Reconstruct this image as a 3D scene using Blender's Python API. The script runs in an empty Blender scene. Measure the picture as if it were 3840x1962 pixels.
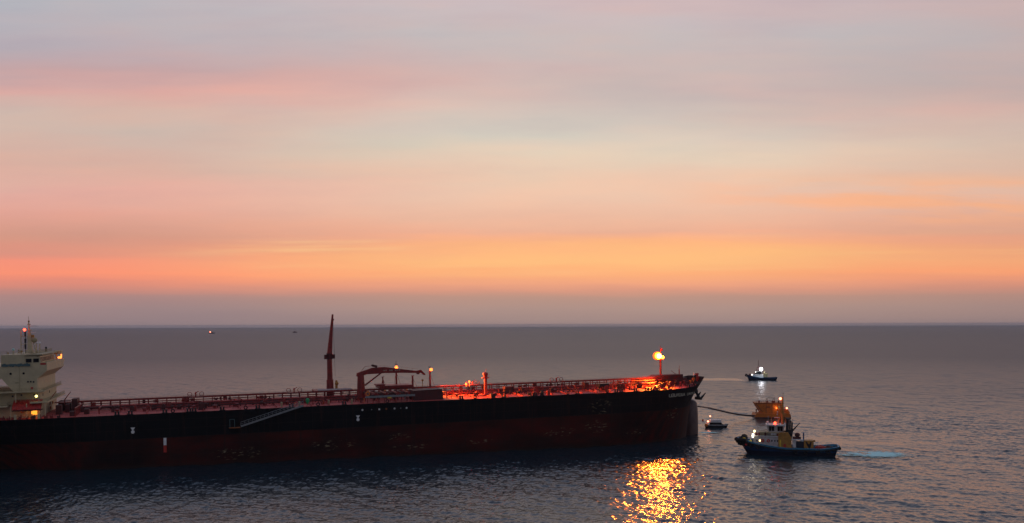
import bpy, math, random
import numpy as np
from mathutils import Vector, Matrix
R = math.radians
sc = bpy.context.scene
col = sc.collection
random.seed(7)

# ---------------------------------------------------------------- camera
cd = bpy.data.cameras.new("camera")
cd.sensor_width = 36.0
cd.lens = 33.26
cd.shift_y = 0.0617
cd.clip_start = 0.5
cd.clip_end = 90000
cam = bpy.data.objects.new("camera", cd)
col.objects.link(cam)
cam.location = (0, 0, 46)
cam.rotation_euler = (Matrix.Rotation(R(90), 4, 'X') @ Matrix.Rotation(R(-0.178), 4, 'Z')).to_euler()
sc.camera = cam
sc.view_settings.view_transform = 'Standard'
sc.view_settings.look = 'None'
sc.view_settings.exposure = 0
sc.view_settings.gamma = 1
sc.view_settings.use_curve_mapping = False


def s2l(c):
    return tuple(((v / 255) / 12.92 if v / 255 <= .04045 else ((v / 255 + .055) / 1.055) ** 2.4) for v in c[:3]) + (1.0,)


class NT:
    """tiny helper for writing node trees"""
    def __init__(self, tree):
        self.t = tree; self.n = tree.nodes; self.l = tree.links
    def new(self, typ, **kw):
        n = self.n.new(typ)
        for k, v in kw.items(): setattr(n, k, v)
        return n
    def put(self, sock, v):
        if isinstance(v, bpy.types.NodeSocket): self.l.new(v, sock)
        elif v is not None: sock.default_value = v
    def m(self, op, a, b=None, c=None, clamp=False):
        n = self.new('ShaderNodeMath', operation=op); n.use_clamp = clamp
        self.put(n.inputs[0], a); self.put(n.inputs[1], b)
        if c is not None: self.put(n.inputs[2], c)
        return n.outputs[0]
    def noise(self, vec, scale=1., detail=3., rough=.5):
        n = self.new('ShaderNodeTexNoise'); self.put(n.inputs['Vector'], vec)
        n.inputs['Scale'].default_value = scale; n.inputs['Detail'].default_value = detail
        n.inputs['Roughness'].default_value = rough
        return n.outputs['Fac']
    def xyz(self, x, y, z):
        n = self.new('ShaderNodeCombineXYZ')
        for i, v in enumerate((x, y, z)): self.put(n.inputs[i], v)
        return n.outputs[0]
    def sep(self, v):
        n = self.new('ShaderNodeSeparateXYZ'); self.put(n.inputs[0], v); return n.outputs
    def rng(self, v, a, b, c=0., d=1., smooth=True):
        n = self.new('ShaderNodeMapRange')
        if smooth: n.interpolation_type = 'SMOOTHSTEP'
        self.put(n.inputs[0], v)
        for i, q in enumerate((a, b, c, d)): n.inputs[i + 1].default_value = q
        return n.outputs[0]
    def ramp(self, fac, stops):
        n = self.new('ShaderNodeValToRGB'); e = n.color_ramp.elements
        while len(e) > 1: e.remove(e[-1])
        e[0].position = stops[0][0]; e[0].color = stops[0][1]
        for p, c in stops[1:]:
            q = e.new(p); q.color = c
        self.put(n.inputs[0], fac); return n.outputs[0]
    def mix(self, f, a, b, mode='MIX'):
        n = self.new('ShaderNodeMix', data_type='RGBA', blend_type=mode)
        self.put(n.inputs[0], f); self.put(n.inputs[6], a); self.put(n.inputs[7], b)
        return n.outputs[2]


# ---------------------------------------------------------------- sky (dusk, high thin cloud over the afterglow)
world = bpy.data.worlds.new("World"); sc.world = world; world.use_nodes = True
W = NT(world.node_tree)
for n in list(W.n): W.n.remove(n)
tc = W.new('ShaderNodeTexCoord')
dx, dy, dz = W.sep(tc.outputs['Generated'])
hl = W.m('SQRT', W.m('ADD', W.m('MULTIPLY', dx, dx), W.m('MULTIPLY', dy, dy)))
hl = W.m('MAXIMUM', hl, .001)
el = W.m('MULTIPLY', W.m('DIVIDE', dz, W.m('MAXIMUM', dy, W.m('MULTIPLY', hl, .35))), 1.2)  # long rolls of cloud lying across the view to the afterglow
az = W.m('ARCTAN2', dx, dy)                     # 0 = towards the afterglow
# uneven layers of cloud: the height at which a colour sits wanders with the direction
n1 = W.noise(W.xyz(W.m('MULTIPLY', az, .9), W.m('MULTIPLY', el, 9.), 3.1), 1.3, 5, .55)
n2 = W.noise(W.xyz(W.m('MULTIPLY', az, 3.6), W.m('MULTIPLY', W.m('ADD', el, W.m('MULTIPLY', az, .03)), 46.), 8.7), 1., 5, .6)
wa = W.m('MULTIPLY', W.m('SUBTRACT', n1, .5), W.rng(el, .03, .35, .008, .055))
wb = W.m('MULTIPLY', W.m('SUBTRACT', n2, .5), W.rng(el, .03, .09, .010, .034))
tilt = W.m('MULTIPLY', az, W.rng(el, .10, .25, .0, .02))
ew = W.m('ADD', W.m('ADD', el, wa), W.m('ADD', wb, tilt))
P = lambda y: (820 - y) / 1980
cen = [(0.0, (158, 135, 132)), (P(815), (160, 136, 132)), (P(780), (176, 145, 135)), (P(752), (188, 147, 131)), (P(735), (218, 152, 127)),
       (P(718), (240, 163, 126)), (P(690), (255, 175, 118)), (P(655), (255, 190, 124)), (P(622), (255, 181, 126)),
       (P(600), (246, 175, 138)), (P(588), (238, 175, 144)), (P(520), (236, 184, 152)), (P(450), (231, 192, 162)),
       (P(395), (226, 202, 175)), (P(345), (218, 198, 180)), (P(290), (216, 188, 175)), (P(220), (208, 176, 169)),
       (P(150), (204, 178, 174)), (P(80), (195, 184, 184)), (P(0), (200, 184, 187)), (.52, (164, 168, 190)), (.75, (142, 156, 188)), (1.0, (112, 130, 164))]
lef = [(0.0, (145, 126, 130)), (P(815), (146, 126, 130)), (P(780), (158, 132, 132)), (P(745), (172, 134, 130)), (P(725), (205, 136, 122)),
       (P(705), (232, 138, 116)), (P(690), (250, 144, 112)), (P(655), (244, 144, 118)), (P(630), (222, 144, 125)),
       (P(590), (212, 150, 130)), (P(540), (222, 152, 134)), (P(490), (226, 160, 142)), (P(440), (212, 168, 150)),
       (P(370), (204, 176, 162)), (P(300), (206, 176, 162)), (P(255), (216, 160, 150)), (P(200), (192, 158, 160)),
       (P(120), (184, 166, 174)), (P(40), (182, 176, 184)), (P(0), (186, 178, 184)), (.52, (140, 146, 170)), (.75, (108, 120, 152)), (1.0, (84, 98, 130))]
cC = W.ramp(ew, [(p, s2l(c)) for p, c in cen])
cL = W.ramp(ew, [(p, s2l(c)) for p, c in lef])
side = W.rng(W.m('ADD', az, W.m('MULTIPLY', W.m('SUBTRACT', n1, .5), .3)), -.46, .02, 1, 0)
side = W.m('MAXIMUM', side, W.m('MULTIPLY', W.rng(W.m('ADD', az, W.m('MULTIPLY', W.m('SUBTRACT', n1, .5), .6)), .16, .5), .42))
skyc = W.mix(side, cC, cL)
hsv = W.new('ShaderNodeHueSaturation'); W.put(hsv.inputs['Color'], skyc); W.put(hsv.inputs['Saturation'], W.rng(el, .10, .17, .98, .84)); W.put(hsv.inputs['Value'], W.rng(el, .10, .17, 1., 1.03)); skyc = hsv.outputs[0]
# a thin grey-green / pink blotching high up, a warm right edge
n3 = W.noise(W.xyz(W.m('MULTIPLY', az, 1.6), W.m('MULTIPLY', el, 7.), 1.7), 1.5, 3, .5)
bl = W.ramp(n3, [(.36, (.90, 1.0, 1.02, 1)), (.5, (1, 1, 1, 1)), (.64, (1.06, .95, .93, 1))])
skyc = W.mix(W.rng(el, .10, .28), skyc, W.mix(1., skyc, bl, 'MULTIPLY'))
n4 = W.noise(W.xyz(W.m('MULTIPLY', az, 2.6), W.m('MULTIPLY', W.m('ADD', el, W.m('MULTIPLY', az, -.02)), 58.), 5.5), 1., 5, .6)
st = W.m('MULTIPLY', W.m('MULTIPLY', W.rng(n4, .50, .72), W.rng(az, -.42, -.2)), W.m('MULTIPLY', W.rng(el, .055, .075), W.rng(el, .125, .10)))
skyc = W.mix(W.m('MULTIPLY', st, .36), skyc, s2l((255, 212, 150)))
# a lit bank of cloud half way up on the right and a fainter one on the left
n6 = W.noise(W.xyz(W.m('MULTIPLY', az, 4.), W.m('MULTIPLY', W.m('ADD', el, W.m('MULTIPLY', az, .05)), 30.), 9.1), 1., 5, .6)
bank = W.m('MULTIPLY', W.m('MULTIPLY', W.rng(n6, .40, .62), W.rng(az, .12, .36)), W.m('MULTIPLY', W.rng(el, .115, .14), W.rng(el, .20, .165)))
skyc = W.mix(W.m('MULTIPLY', bank, .75), skyc, s2l((255, 182, 136)))
n5 = W.noise(W.xyz(W.m('MULTIPLY', az, 5.), W.m('MULTIPLY', W.m('ADD', el, W.m('MULTIPLY', az, -.04)), 26.), 2.2), 1., 6, .62)
skyc = W.mix(W.rng(el, .05, .12, .5, 1.), skyc, W.mix(1., skyc, W.ramp(n5, [(.32, (.955, .965, .985, 1)), (.5, (1, 1, 1, 1)), (.68, (1.045, 1.01, .985, 1))]), 'MULTIPLY'))
rgt = W.rng(az, .18, .62)
skyc = W.mix(W.m('MULTIPLY', rgt, .55), skyc, W.mix(1., skyc, (.90, .86, .82, 1), 'MULTIPLY'))
# the sky away from the glow is a dim blue dusk
fr = W.m('MULTIPLY', W.m('COSINE', az), W.m('DIVIDE', 1., W.m('SQRT', W.m('ADD', 1., W.m('MULTIPLY', el, el)))))
back = W.mix(W.rng(el, 0, 1.2), s2l((132, 120, 128)), s2l((120, 124, 142)))
skyc = W.mix(W.rng(fr, .62, -.1), skyc, back)
bg = W.new('ShaderNodeBackground'); W.l.new(skyc, bg.inputs[0]); bg.inputs[1].default_value = 1.0
out = W.new('ShaderNodeOutputWorld'); W.l.new(bg.outputs[0], out.inputs[0])

# ---------------------------------------------------------------- materials
MATS = {}
def mat(name, c, rough=.6, var=.25, scale=.8, metal=0., c2=None, cut=.62, spec=.5, bump=0.):
    """painted / weathered surface: base colour with uneven wear and, if c2 is given, patches of rust or dirt"""
    m = bpy.data.materials.new(name); m.use_nodes = True; N = NT(m.node_tree)
    b = N.n['Principled BSDF']; t = N.new('ShaderNodeTexCoord').outputs['Object']
    c = tuple(c) + (1,)
    f = N.noise(t, scale, 5, .6)
    k = N.rng(f, .3, .7, 1 - var, 1 + var, False)
    cc = N.mix(1., c, N.xyz(k, k, k), 'MULTIPLY')
    if c2:
        g = N.noise(t, scale * 1.9 + .3, 6, .65)
        cc = N.mix(N.rng(g, cut, cut + .08), cc, tuple(c2) + (1,))
    N.l.new(cc, b.inputs['Base Color'])
    N.put(b.inputs['Roughness'], N.rng(f, .3, .7, max(rough - .1, .05), min(rough + .12, 1), False))
    b.inputs['Metallic'].default_value = metal
    b.inputs['Specular IOR Level'].default_value = spec
    MATS[name] = m
    return m

def emit(name, c, strength):
    m = bpy.data.materials.new(name); m.use_nodes = True
    b = m.node_tree.nodes['Principled BSDF']
    b.inputs['Base Color'].default_value = tuple(c) + (1,)
    b.inputs['Emission Color'].default_value = tuple(c) + (1,)
    b.inputs['Emission Strength'].default_value = strength
    MATS[name] = m
    return m

mat('deck_red', (.52, .088, .075), .66, .4, .35, c2=(.10, .025, .02), cut=.56, spec=.25)
mat('gear_red', (.25, .020, .015), .5, .4, .7, c2=(.06, .012, .01), cut=.58)
mat('dark_red', (.07, .010, .009), .6, .4, .7)
mat('bright_red', (.45, .03, .02), .5, .3, 1.)
mat('cream', (.56, .475, .28), .55, .16, .35, c2=(.30, .20, .10), cut=.66)
mat('cream_dark', (.36, .31, .17), .6, .2, .6, c2=(.22, .10, .05), cut=.62)
mat('white', (.80, .81, .78), .45, .12, .8, c2=(.45, .40, .34), cut=.66)
mat('pale_green', (.42, .68, .62), .4, .1, 1.)
mat('teal', (.08, .15, .15), .5, .3, 1.5)
mat('black', (.012, .013, .015), .55, .4, 1.)
mat('rubber', (.015, .014, .014), .85, .3, 2.)
mat('steel', (.25, .27, .27), .4, .25, 1., metal=.3)
mat('window', (.006, .008, .010), .45, .1, 1., spec=.15)
mat('ochre', (.42, .20, .035), .55, .25, .8, c2=(.20, .07, .02), cut=.62)
mat('orange', (.62, .17, .012), .5, .25, .5, c2=(.28, .08, .02), cut=.6)
mat('orange_dark', (.30, .09, .02), .6, .25, .8)
mat('valve_orange', (.75, .20, .02), .5, .2, 1.)
mat('yellow', (.70, .50, .05), .5, .2, 1.)
mat('green', (.02, .35, .12), .5, .2, 1.)
mat('tug_blue', (.012, .085, .22), .4, .3, .6, c2=(.02, .13, .26), cut=.6)
mat('tug_light_blue', (.05, .30, .48), .45, .3, .9, c2=(.5, .6, .62), cut=.68)
mat('tug_dark', (.006, .012, .025), .5, .3, 1.)
mat('letter', (.42, .40, .30), .6, .4, 1.6, c2=(.08, .07, .05), cut=.56)
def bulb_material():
    m = bpy.data.materials.new('pale_front_bulb'); m.use_nodes = True; N = NT(m.node_tree)
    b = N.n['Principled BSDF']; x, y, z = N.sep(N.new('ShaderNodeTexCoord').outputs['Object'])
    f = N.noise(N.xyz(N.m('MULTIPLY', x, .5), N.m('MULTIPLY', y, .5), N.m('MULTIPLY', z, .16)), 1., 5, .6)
    k = N.rng(N.m('ADD', x, N.m('MULTIPLY', N.m('SUBTRACT', f, .5), 9.)), 246.5, 251.5)  # dark red aft, paler brown-grey towards the front, with a noisy edge
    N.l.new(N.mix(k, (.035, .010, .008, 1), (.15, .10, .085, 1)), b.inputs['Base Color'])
    b.inputs['Roughness'].default_value = .55; MATS['pale_front_bulb'] = m
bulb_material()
mat('tug_white', (.50, .46, .44), .5, .25, .9, c2=(.24, .13, .09), cut=.58)
mat('flag_red', (.6, .03, .03), .7, .2, 2.)
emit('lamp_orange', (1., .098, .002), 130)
emit('lamp_core', (1., .80, .50), 3.5)
emit('lamp_amber', (1., .22, .035), 3.2)
emit('halo_orange', (1., .19, .018), 1.25)  # glow colour of the added halo ball on the foremast
emit('lamp_red', (1., .05, .02), 9)
emit('lamp_redorange', (1., .22, .12), 7)
emit('lamp_white', (.88, .88, 1.), 9)
emit('lamp_small_white', (1., .95, .85), 3)
emit('lamp_warm', (1., .70, .30), 4)
emit('lamp_yellow', (1., .85, .28), 3)
emit('lit_door', (1., .33, .03), 1.6)

def hull_material():
    m = bpy.data.materials.new('tanker_hull'); m.use_nodes = True; N = NT(m.node_tree)
    b = N.n['Principled BSDF']; t = N.new('ShaderNodeTexCoord').outputs['Object']
    x, y, z = N.sep(t)
    big = N.noise(N.xyz(N.m('MULTIPLY', x, .05), y, N.m('MULTIPLY', z, .12)), 1., 4, .55)
    red = N.ramp(big, [(.30, (.012, .005, .005, 1)), (.45, (.032, .008, .006, 1)), (.56, (.060, .009, .006, 1)), (.7, (.085, .010, .007, 1))])
    blk = N.ramp(big, [(.35, (.003, .004, .005, 1)), (.65, (.006, .007, .008, 1))])
    edge = N.rng(N.m('ADD', z, N.m('MULTIPLY', N.noise(t, .35, 5, .7), .9)), 8.95, 9.25)
    c = N.mix(edge, red, blk)
    # vertical dirt runs and rust
    run = N.noise(N.xyz(N.m('MULTIPLY', x, .9), N.m('MULTIPLY', y, .9), N.m('MULTIPLY', z, .06)), 1., 4, .6)
    c = N.mix(N.m('MULTIPLY', N.rng(run, .52, .75), .7), c, (.030, .014, .010, 1))
    # faint plate seams and the pale tide line of dried salt and weed above the water
    px = N.m('ABSOLUTE', N.m('SUBTRACT', N.m('FRACT', N.m('DIVIDE', x, 11.5)), .5)); pz = N.m('ABSOLUTE', N.m('SUBTRACT', N.m('FRACT', N.m('DIVIDE', z, 2.9)), .5))
    seam = N.m('MAXIMUM', N.rng(px, .488, .497), N.rng(pz, .46, .49))
    c = N.mix(N.m('MULTIPLY', seam, .45), c, (.034, .022, .018, 1))
    tide = N.rng(N.m('ADD', N.m('ADD', z, N.m('MULTIPLY', x, .0171)), N.m('MULTIPLY', run, 1.6)), 2.1, .9)
    c = N.mix(N.m('MULTIPLY', tide, .5), c, (.022, .020, .014, 1))
    # bare scraped patches where tugs and fenders have pushed
    sc1 = N.noise(N.xyz(N.m('MULTIPLY', x, .55), N.m('MULTIPLY', y, .3), N.m('MULTIPLY', z, 2.2)), 1., 5, .6)
    def blob(cx, cz, rx, rz):
        a = N.m('DIVIDE', N.m('SUBTRACT', x, cx), rx); d = N.m('DIVIDE', N.m('SUBTRACT', z, cz), rz)
        return N.rng(N.m('ADD', N.m('MULTIPLY', a, a), N.m('MULTIPLY', d, d)), 1.2, .3)
    bs = None
    for q in ((67, 2.2, 9, 2.4), (99, 3.4, 8, 2.4), (121, 4.5, 5, 1.6), (126, .8, 7, 1.2), (150, 1.2, 7, .9), (182, 3.0, 7, 2.), (199, 11.5, 5, 3.0), (197, 4.3, 5, 2.6), (214, 1.2, 6, 1.), (232, 7, 4, 3.)):
        w = blob(*q); bs = w if bs is None else N.m('MAXIMUM', bs, w)
    scr = N.m('MULTIPLY', N.rng(sc1, .56, .66), bs)
    c = N.mix(N.m('MULTIPLY', scr, .75), c, (.30, .25, .15, 1))
    N.l.new(c, b.inputs['Base Color'])
    N.put(b.inputs['Roughness'], N.rng(big, .3, .7, .45, .65, False))
    b.inputs['Specular IOR Level'].default_value = .12
    return m
MATS['tanker_hull'] = hull_material()

def tug_hull_material(name, zl, top, low):
    m = bpy.data.materials.new(name); m.use_nodes = True; N = NT(m.node_tree)
    b = N.n['Principled BSDF']; t = N.new('ShaderNodeTexCoord').outputs['Object']
    x, y, z = N.sep(t)
    f = N.noise(t, .9, 5, .6)
    k = N.rng(f, .3, .7, .55, 1.45, False)
    c = N.mix(N.rng(N.m('ADD', z, N.m('MULTIPLY', f, .3)), zl, zl + .25), low, N.mix(1., top, N.xyz(k, k, k), 'MULTIPLY'))
    N.l.new(c, b.inputs['Base Color']); b.inputs['Roughness'].default_value = .42
    MATS[name] = m
tug_hull_material('tug_hull', 1.5, (.006, .042, .115, 1), (.006, .012, .03, 1))
tug_hull_material('launch_hull', .9, (.22, .24, .25, 1), (.012, .013, .016, 1))

# ---------------------------------------------------------------- mesh builder
class MB:
    def __init__(s): s.v = []; s.f = []
    def add(s, vs, fs):
        o = len(s.v); s.v += [tuple(p) for p in vs]; s.f += [tuple(i + o for i in q) for q in fs]; return s
    def box(s, c, d, rz=0., ry=0.):
        M = Matrix.Rotation(rz, 3, 'Z') @ Matrix.Rotation(ry, 3, 'Y'); c = Vector(c)
        vs = [c + M @ Vector((a * d[0] / 2, b * d[1] / 2, e * d[2] / 2)) for a in (-1, 1) for b in (-1, 1) for e in (-1, 1)]
        return s.add(vs, [(0, 1, 3, 2), (4, 6, 7, 5), (0, 4, 5, 1), (2, 3, 7, 6), (0, 2, 6, 4), (1, 5, 7, 3)])
    def span(s, x0, x1, y0, y1, z0, z1):
        return s.box(((x0 + x1) / 2, (y0 + y1) / 2, (z0 + z1) / 2), (abs(x1 - x0), abs(y1 - y0), abs(z1 - z0)))
    def tube(s, p, q, r, r2=None, n=8):
        p = Vector(p); q = Vector(q); r2 = r if r2 is None else r2
        d = (q - p).normalized(); a = d.orthogonal().normalized(); b = d.cross(a)
        vs = []
        for c, rr in ((p, r), (q, r2)):
            for i in range(n):
                t = 2 * math.pi * i / n; vs.append(c + a * math.cos(t) * rr + b * math.sin(t) * rr)
        fs = [(i, (i + 1) % n, n + (i + 1) % n, n + i) for i in range(n)] + [tuple(range(n))[::-1], tuple(range(n, 2 * n))]
        return s.add(vs, fs)
    def bar(s, p, q, w, h=None, w2=None, h2=None):
        """rectangular bar from p to q: w across, h upright, may taper"""
        p = Vector(p); q = Vector(q); h = w if h is None else h; w2 = w if w2 is None else w2; h2 = h if h2 is None else h2
        d = (q - p).normalized(); up = Vector((0, 0, 1)) if abs(d.z) < .95 else Vector((1, 0, 0))
        a = d.cross(up).normalized(); b = a.cross(d).normalized()
        vs = []
        for c, ww, hh in ((p, w, h), (q, w2, h2)):
            for i, j in ((-1, -1), (1, -1), (1, 1), (-1, 1)): vs.append(c + a * i * ww / 2 + b * j * hh / 2)
        return s.add(vs, [(0, 3, 2, 1), (4, 5, 6, 7), (0, 1, 5, 4), (1, 2, 6, 5), (2, 3, 7, 6), (3, 0, 4, 7)])
    def path(s, pts, r, n=6):
        for a, b in zip(pts[:-1], pts[1:]): s.tube(a, b, r, None, n)
        return s
    def lathe(s, c, prof, n=14):
        c = Vector(c); vs = []
        for r, z in prof:
            for i in range(n):
                t = 2 * math.pi * i / n; vs.append(c + Vector((r * math.cos(t), r * math.sin(t), z)))
        fs = []
        for k in range(len(prof) - 1):
            for i in range(n): fs.append((k * n + i, k * n + (i + 1) % n, (k + 1) * n + (i + 1) % n, (k + 1) * n + i))
        fs += [tuple(range(n))[::-1], tuple(range((len(prof) - 1) * n, len(prof) * n))]
        return s.add(vs, fs)
    def ball(s, c, r, n=12, m=7, sz=1.):
        pr = [(max(r * math.sin(math.pi * k / m), .002), -r * sz * math.cos(math.pi * k / m)) for k in range(m + 1)]
        return s.lathe(c, pr, n)
    def torus(s, c, R0, r, axis='Y', n=18, m=8):
        c = Vector(c); vs = []
        for i in range(n):
            a = 2 * math.pi * i / n
            for j in range(m):
                b = 2 * math.pi * j / m; rr = R0 + r * math.cos(b)
                u, v, w = rr * math.cos(a), rr * math.sin(a), r * math.sin(b)
                vs.append(c + Vector({'Y': (u, w, v), 'X': (w, u, v), 'Z': (u, v, w)}[axis]))
        return s.add(vs, [(i * m + j, ((i + 1) % n) * m + j, ((i + 1) % n) * m + (j + 1) % m, i * m + (j + 1) % m) for i in range(n) for j in range(m)])
    def prism(s, pts, y0, y1):
        """outline in x,z pulled from y0 to y1"""
        n = len(pts)
        vs = [(x, y0, z) for x, z in pts] + [(x, y1, z) for x, z in pts]
        return s.add(vs, [tuple(range(n)), tuple(range(n, 2 * n))[::-1]] + [((i + 1) % n, i, n + i, n + (i + 1) % n) for i in range(n)])
    def rail(s, pts, h=1.1, gap=1.8, r=.035, rows=2):
        for a, b in zip(pts[:-1], pts[1:]):
            a = Vector(a); b = Vector(b); k = max(1, int((b - a).length / gap))
            for i in range(k + 1):
                p = a.lerp(b, i / k); s.tube(p, p + Vector((0, 0, h)), r, None, 4)
            for j in range(1, rows + 1):
                o = Vector((0, 0, h * j / rows)); s.tube(a + o, b + o, r, None, 4)
        return s
    def build(s, name, m, parent=None, smooth=False):
        me = bpy.data.meshes.new(name); me.from_pydata(s.v, [], s.f); me.validate(); me.update()
        if smooth: me.polygons.foreach_set('use_smooth', [True] * len(me.polygons))
        me.materials.append(MATS[m]); o = bpy.data.objects.new(name, me); col.objects.link(o)
        if parent: o.parent = parent
        import bmesh
        bm = bmesh.new(); bm.from_mesh(me); bmesh.ops.recalc_face_normals(bm, faces=bm.faces); bm.to_mesh(me); bm.free()
        return o

def tag(o, label=None, cat=None, group=None, kind=None):
    if label: o['label'] = label
    if cat: o['category'] = cat
    if group: o['group'] = group
    if kind: o['kind'] = kind
    return o

def thing(name, loc, rot, label, cat, group=None):
    o = bpy.data.objects.new(name, None); col.objects.link(o)
    o.location = loc; o.rotation_euler = rot; o.empty_display_size = 2
    return tag(o, label, cat, group)

def light(parent, loc, energy, c, r=.4, spot=None, aim=None, blend=.5, name='lamp_light'):
    ld = bpy.data.lights.new(name, 'SPOT' if spot else 'POINT')
    ld.energy = energy; ld.color = c; ld.shadow_soft_size = r
    if spot: ld.spot_size = R(spot); ld.spot_blend = blend
    o = bpy.data.objects.new(name, ld); col.objects.link(o); o.parent = parent; o.location = loc
    if aim: o.rotation_euler = Vector(aim).to_track_quat('-Z', 'Y').to_euler()
    return o

# ---------------------------------------------------------------- the sea
def water_material():
    m = bpy.data.materials.new('sea_water'); m.use_nodes = True; N = NT(m.node_tree)
    b = N.n['Principled BSDF']; g = N.new('ShaderNodeNewGeometry').outputs['Position']
    x, y, z = N.sep(g)
    b.inputs['Base Color'].default_value = (.007, .024, .036, 1)
    b.inputs['IOR'].default_value = 1.36
    b.inputs['Specular Tint'].default_value = (.84, .95, 1., 1)
    dist = N.m('SQRT', N.m('ADD', N.m('MULTIPLY', x, x), N.m('MULTIPLY', y, y)))
    h = N.noise(N.xyz(x, N.m('MULTIPLY', y, .8), 0.), 1.3, 2, .5)      # ripples too small to be cut into the sheet
    bp = N.new('ShaderNodeBump'); bp.inputs['Distance'].default_value = 1.0; bp.inputs['Strength'].default_value = 1.0
    N.put(bp.inputs['Height'], N.m('MULTIPLY', h, .11))
    N.l.new(bp.outputs[0], b.inputs['Normal'])
    slick = N.m('MULTIPLY', N.rng(N.m('ABSOLUTE', N.m('SUBTRACT', y, N.m('ADD', 787., N.m('MULTIPLY', N.m('SINE', N.m('MULTIPLY', x, .09)), 3.)))), 22., 12.),
                N.m('MULTIPLY', N.rng(x, 120., 150.), N.rng(x, 192., 188.)))
    N.put(b.inputs['Roughness'], N.m('MULTIPLY', N.m('SUBTRACT', 1., N.m('MULTIPLY', slick, .32)), N.ramp(N.m('DIVIDE', dist, 4000.), [(.06, (.165,) * 3 + (1,)), (.10, (.21,) * 3 + (1,)), (.17, (.32,) * 3 + (1,)), (.35, (.43,) * 3 + (1,)), (1., (.45,) * 3 + (1,))])))
    MATS['sea_water'] = m
water_material()
def calm_mask(X, Y):
    """0 = wind-roughened, 1 = flattened water: the slick behind the far tug and the tugs' wash"""
    def e(cx, cy, rx, ry): return np.clip(1.5 - ((X - cx) / rx) ** 2 - ((Y - cy) / ry) ** 2, 0, 1)
    w = 5 * np.sin(X * .05) + 4 * np.sin(X * .13 + 1)
    sl = np.clip(1.6 - np.abs(Y + w * .5 - 787) / 11., 0, 1) * (X > 125) * np.clip((191 - X) / 4, 0, 1)
    band = np.clip(.5 + 1.4 * np.sin(Y * .16 + 2.2 * np.sin(X * .045) + .9 * np.sin(X * .13 + 2)) * np.sin(Y * .047 + X * .02 + 1.1), 0, 1)
    c = np.maximum(e(126, 366, 34, 20), e(82, 372, 17, 30)) * band
    c = np.maximum(c, e(95, 440, 24, 46) * band * .8)
    big = .5 + .5 * np.sin(X * .021 + Y * .013 + 2 * np.sin(Y * .017)) * np.sin(Y * .028 - X * .008 + 1.5 * np.sin(X * .015))
    return np.maximum(sl, c * .85), big
def sea():
    """one sheet to the horizon: finely cut and lifted into real waves near the ships, coarser further out"""
    yy = [190.]
    while yy[-1] < 21000:
        y_ = yy[-1]; yy.append(y_ + (.30 if y_ < 360 else .30 * (y_ / 360.) ** (2.3 if y_ < 1600 else 2.0)))
    yy = np.array(yy); yy[-1] = 21000
    nc = 1300; tt = np.linspace(-.64, .64, nc)
    T, Yg = np.meshgrid(tt, yy); Xg = T * Yg
    r = np.random.RandomState(3); Z = np.zeros_like(Xg)
    calm, big = calm_mask(Xg, Yg)
    amp = (1 - .72 * calm) * (.60 + .34 * big)
    dyl = np.gradient(yy)[:, None]; dxl = (yy * (tt[1] - tt[0]))[:, None]
    near = yy < 3500
    lams = np.geomspace(.95, 30, 80)
    for k, lam in enumerate(lams):
        th = R(205) + r.normal(0, .75); ph = r.uniform(0, 6.28); kk = 2 * math.pi / lam
        sl = .0300 if lam < 3. else .0300 * (3. / lam) ** .75
        cut = np.clip((lam / np.maximum(dyl, dxl) - 2.4) / 1.6, 0, 1)
        rows = near & (cut[:, 0] > 0)
        if not rows.any(): continue
        ax = kk * (Xg[rows] * math.cos(th) + Yg[rows] * math.sin(th)) + ph
        ax += .8 * np.sin(Xg[rows] * .11 + Yg[rows] * .07 + k)
        Z[rows] += (sl / kk) * 1.414 * np.sin(ax) * cut[rows] * (amp[rows] if lam < 12 else 1)
    Z[:2] = 0
    n0, n1 = Xg.shape
    co = np.stack([Xg, Yg, Z], -1).reshape(-1, 3).astype(np.float32)
    i = np.arange(n0 - 1)[:, None] * n1 + np.arange(n1 - 1)[None, :]
    q = np.stack([i, i + 1, i + 1 + n1, i + n1], -1).reshape(-1, 4).astype(np.int32)
    # the flat rest of the sea, behind and beside
    o = len(co); W_ = 21000.; y0 = 190.; t = .64
    ex = np.array([(-t * y0, y0, 0), (t * y0, y0, 0), (t * W_, W_, 0), (W_, -W_, 0), (-W_, -W_, 0), (-t * W_, W_, 0)], np.float32)
    co = np.vstack([co, ex])
    polys = [(o, o + 4, o + 3, o + 1), (o + 1, o + 3, o + 2), (o, o + 5, o + 4)]
    loops = np.concatenate([q.ravel()] + [np.array(p, np.int32) for p in polys])
    sizes = np.concatenate([np.full(len(q), 4, np.int32)] + [np.array([len(p)], np.int32) for p in polys])
    me = bpy.data.meshes.new('sea'); me.vertices.add(len(co)); me.vertices.foreach_set('co', co.ravel())
    me.loops.add(len(loops)); me.loops.foreach_set('vertex_index', loops)
    me.polygons.add(len(sizes)); me.polygons.foreach_set('loop_start', np.concatenate([[0], np.cumsum(sizes)[:-1]]).astype(np.int32))
    me.polygons.foreach_set('loop_total', sizes); me.update(calc_edges=True)
    me.polygons.foreach_set('use_smooth', np.ones(len(sizes), bool))
    me.materials.append(MATS['sea_water'])
    ob = bpy.data.objects.new('sea', me); col.objects.link(ob)
    tag(ob, 'grey rippled evening sea reaching the horizon', kind='structure')
sea()

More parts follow.
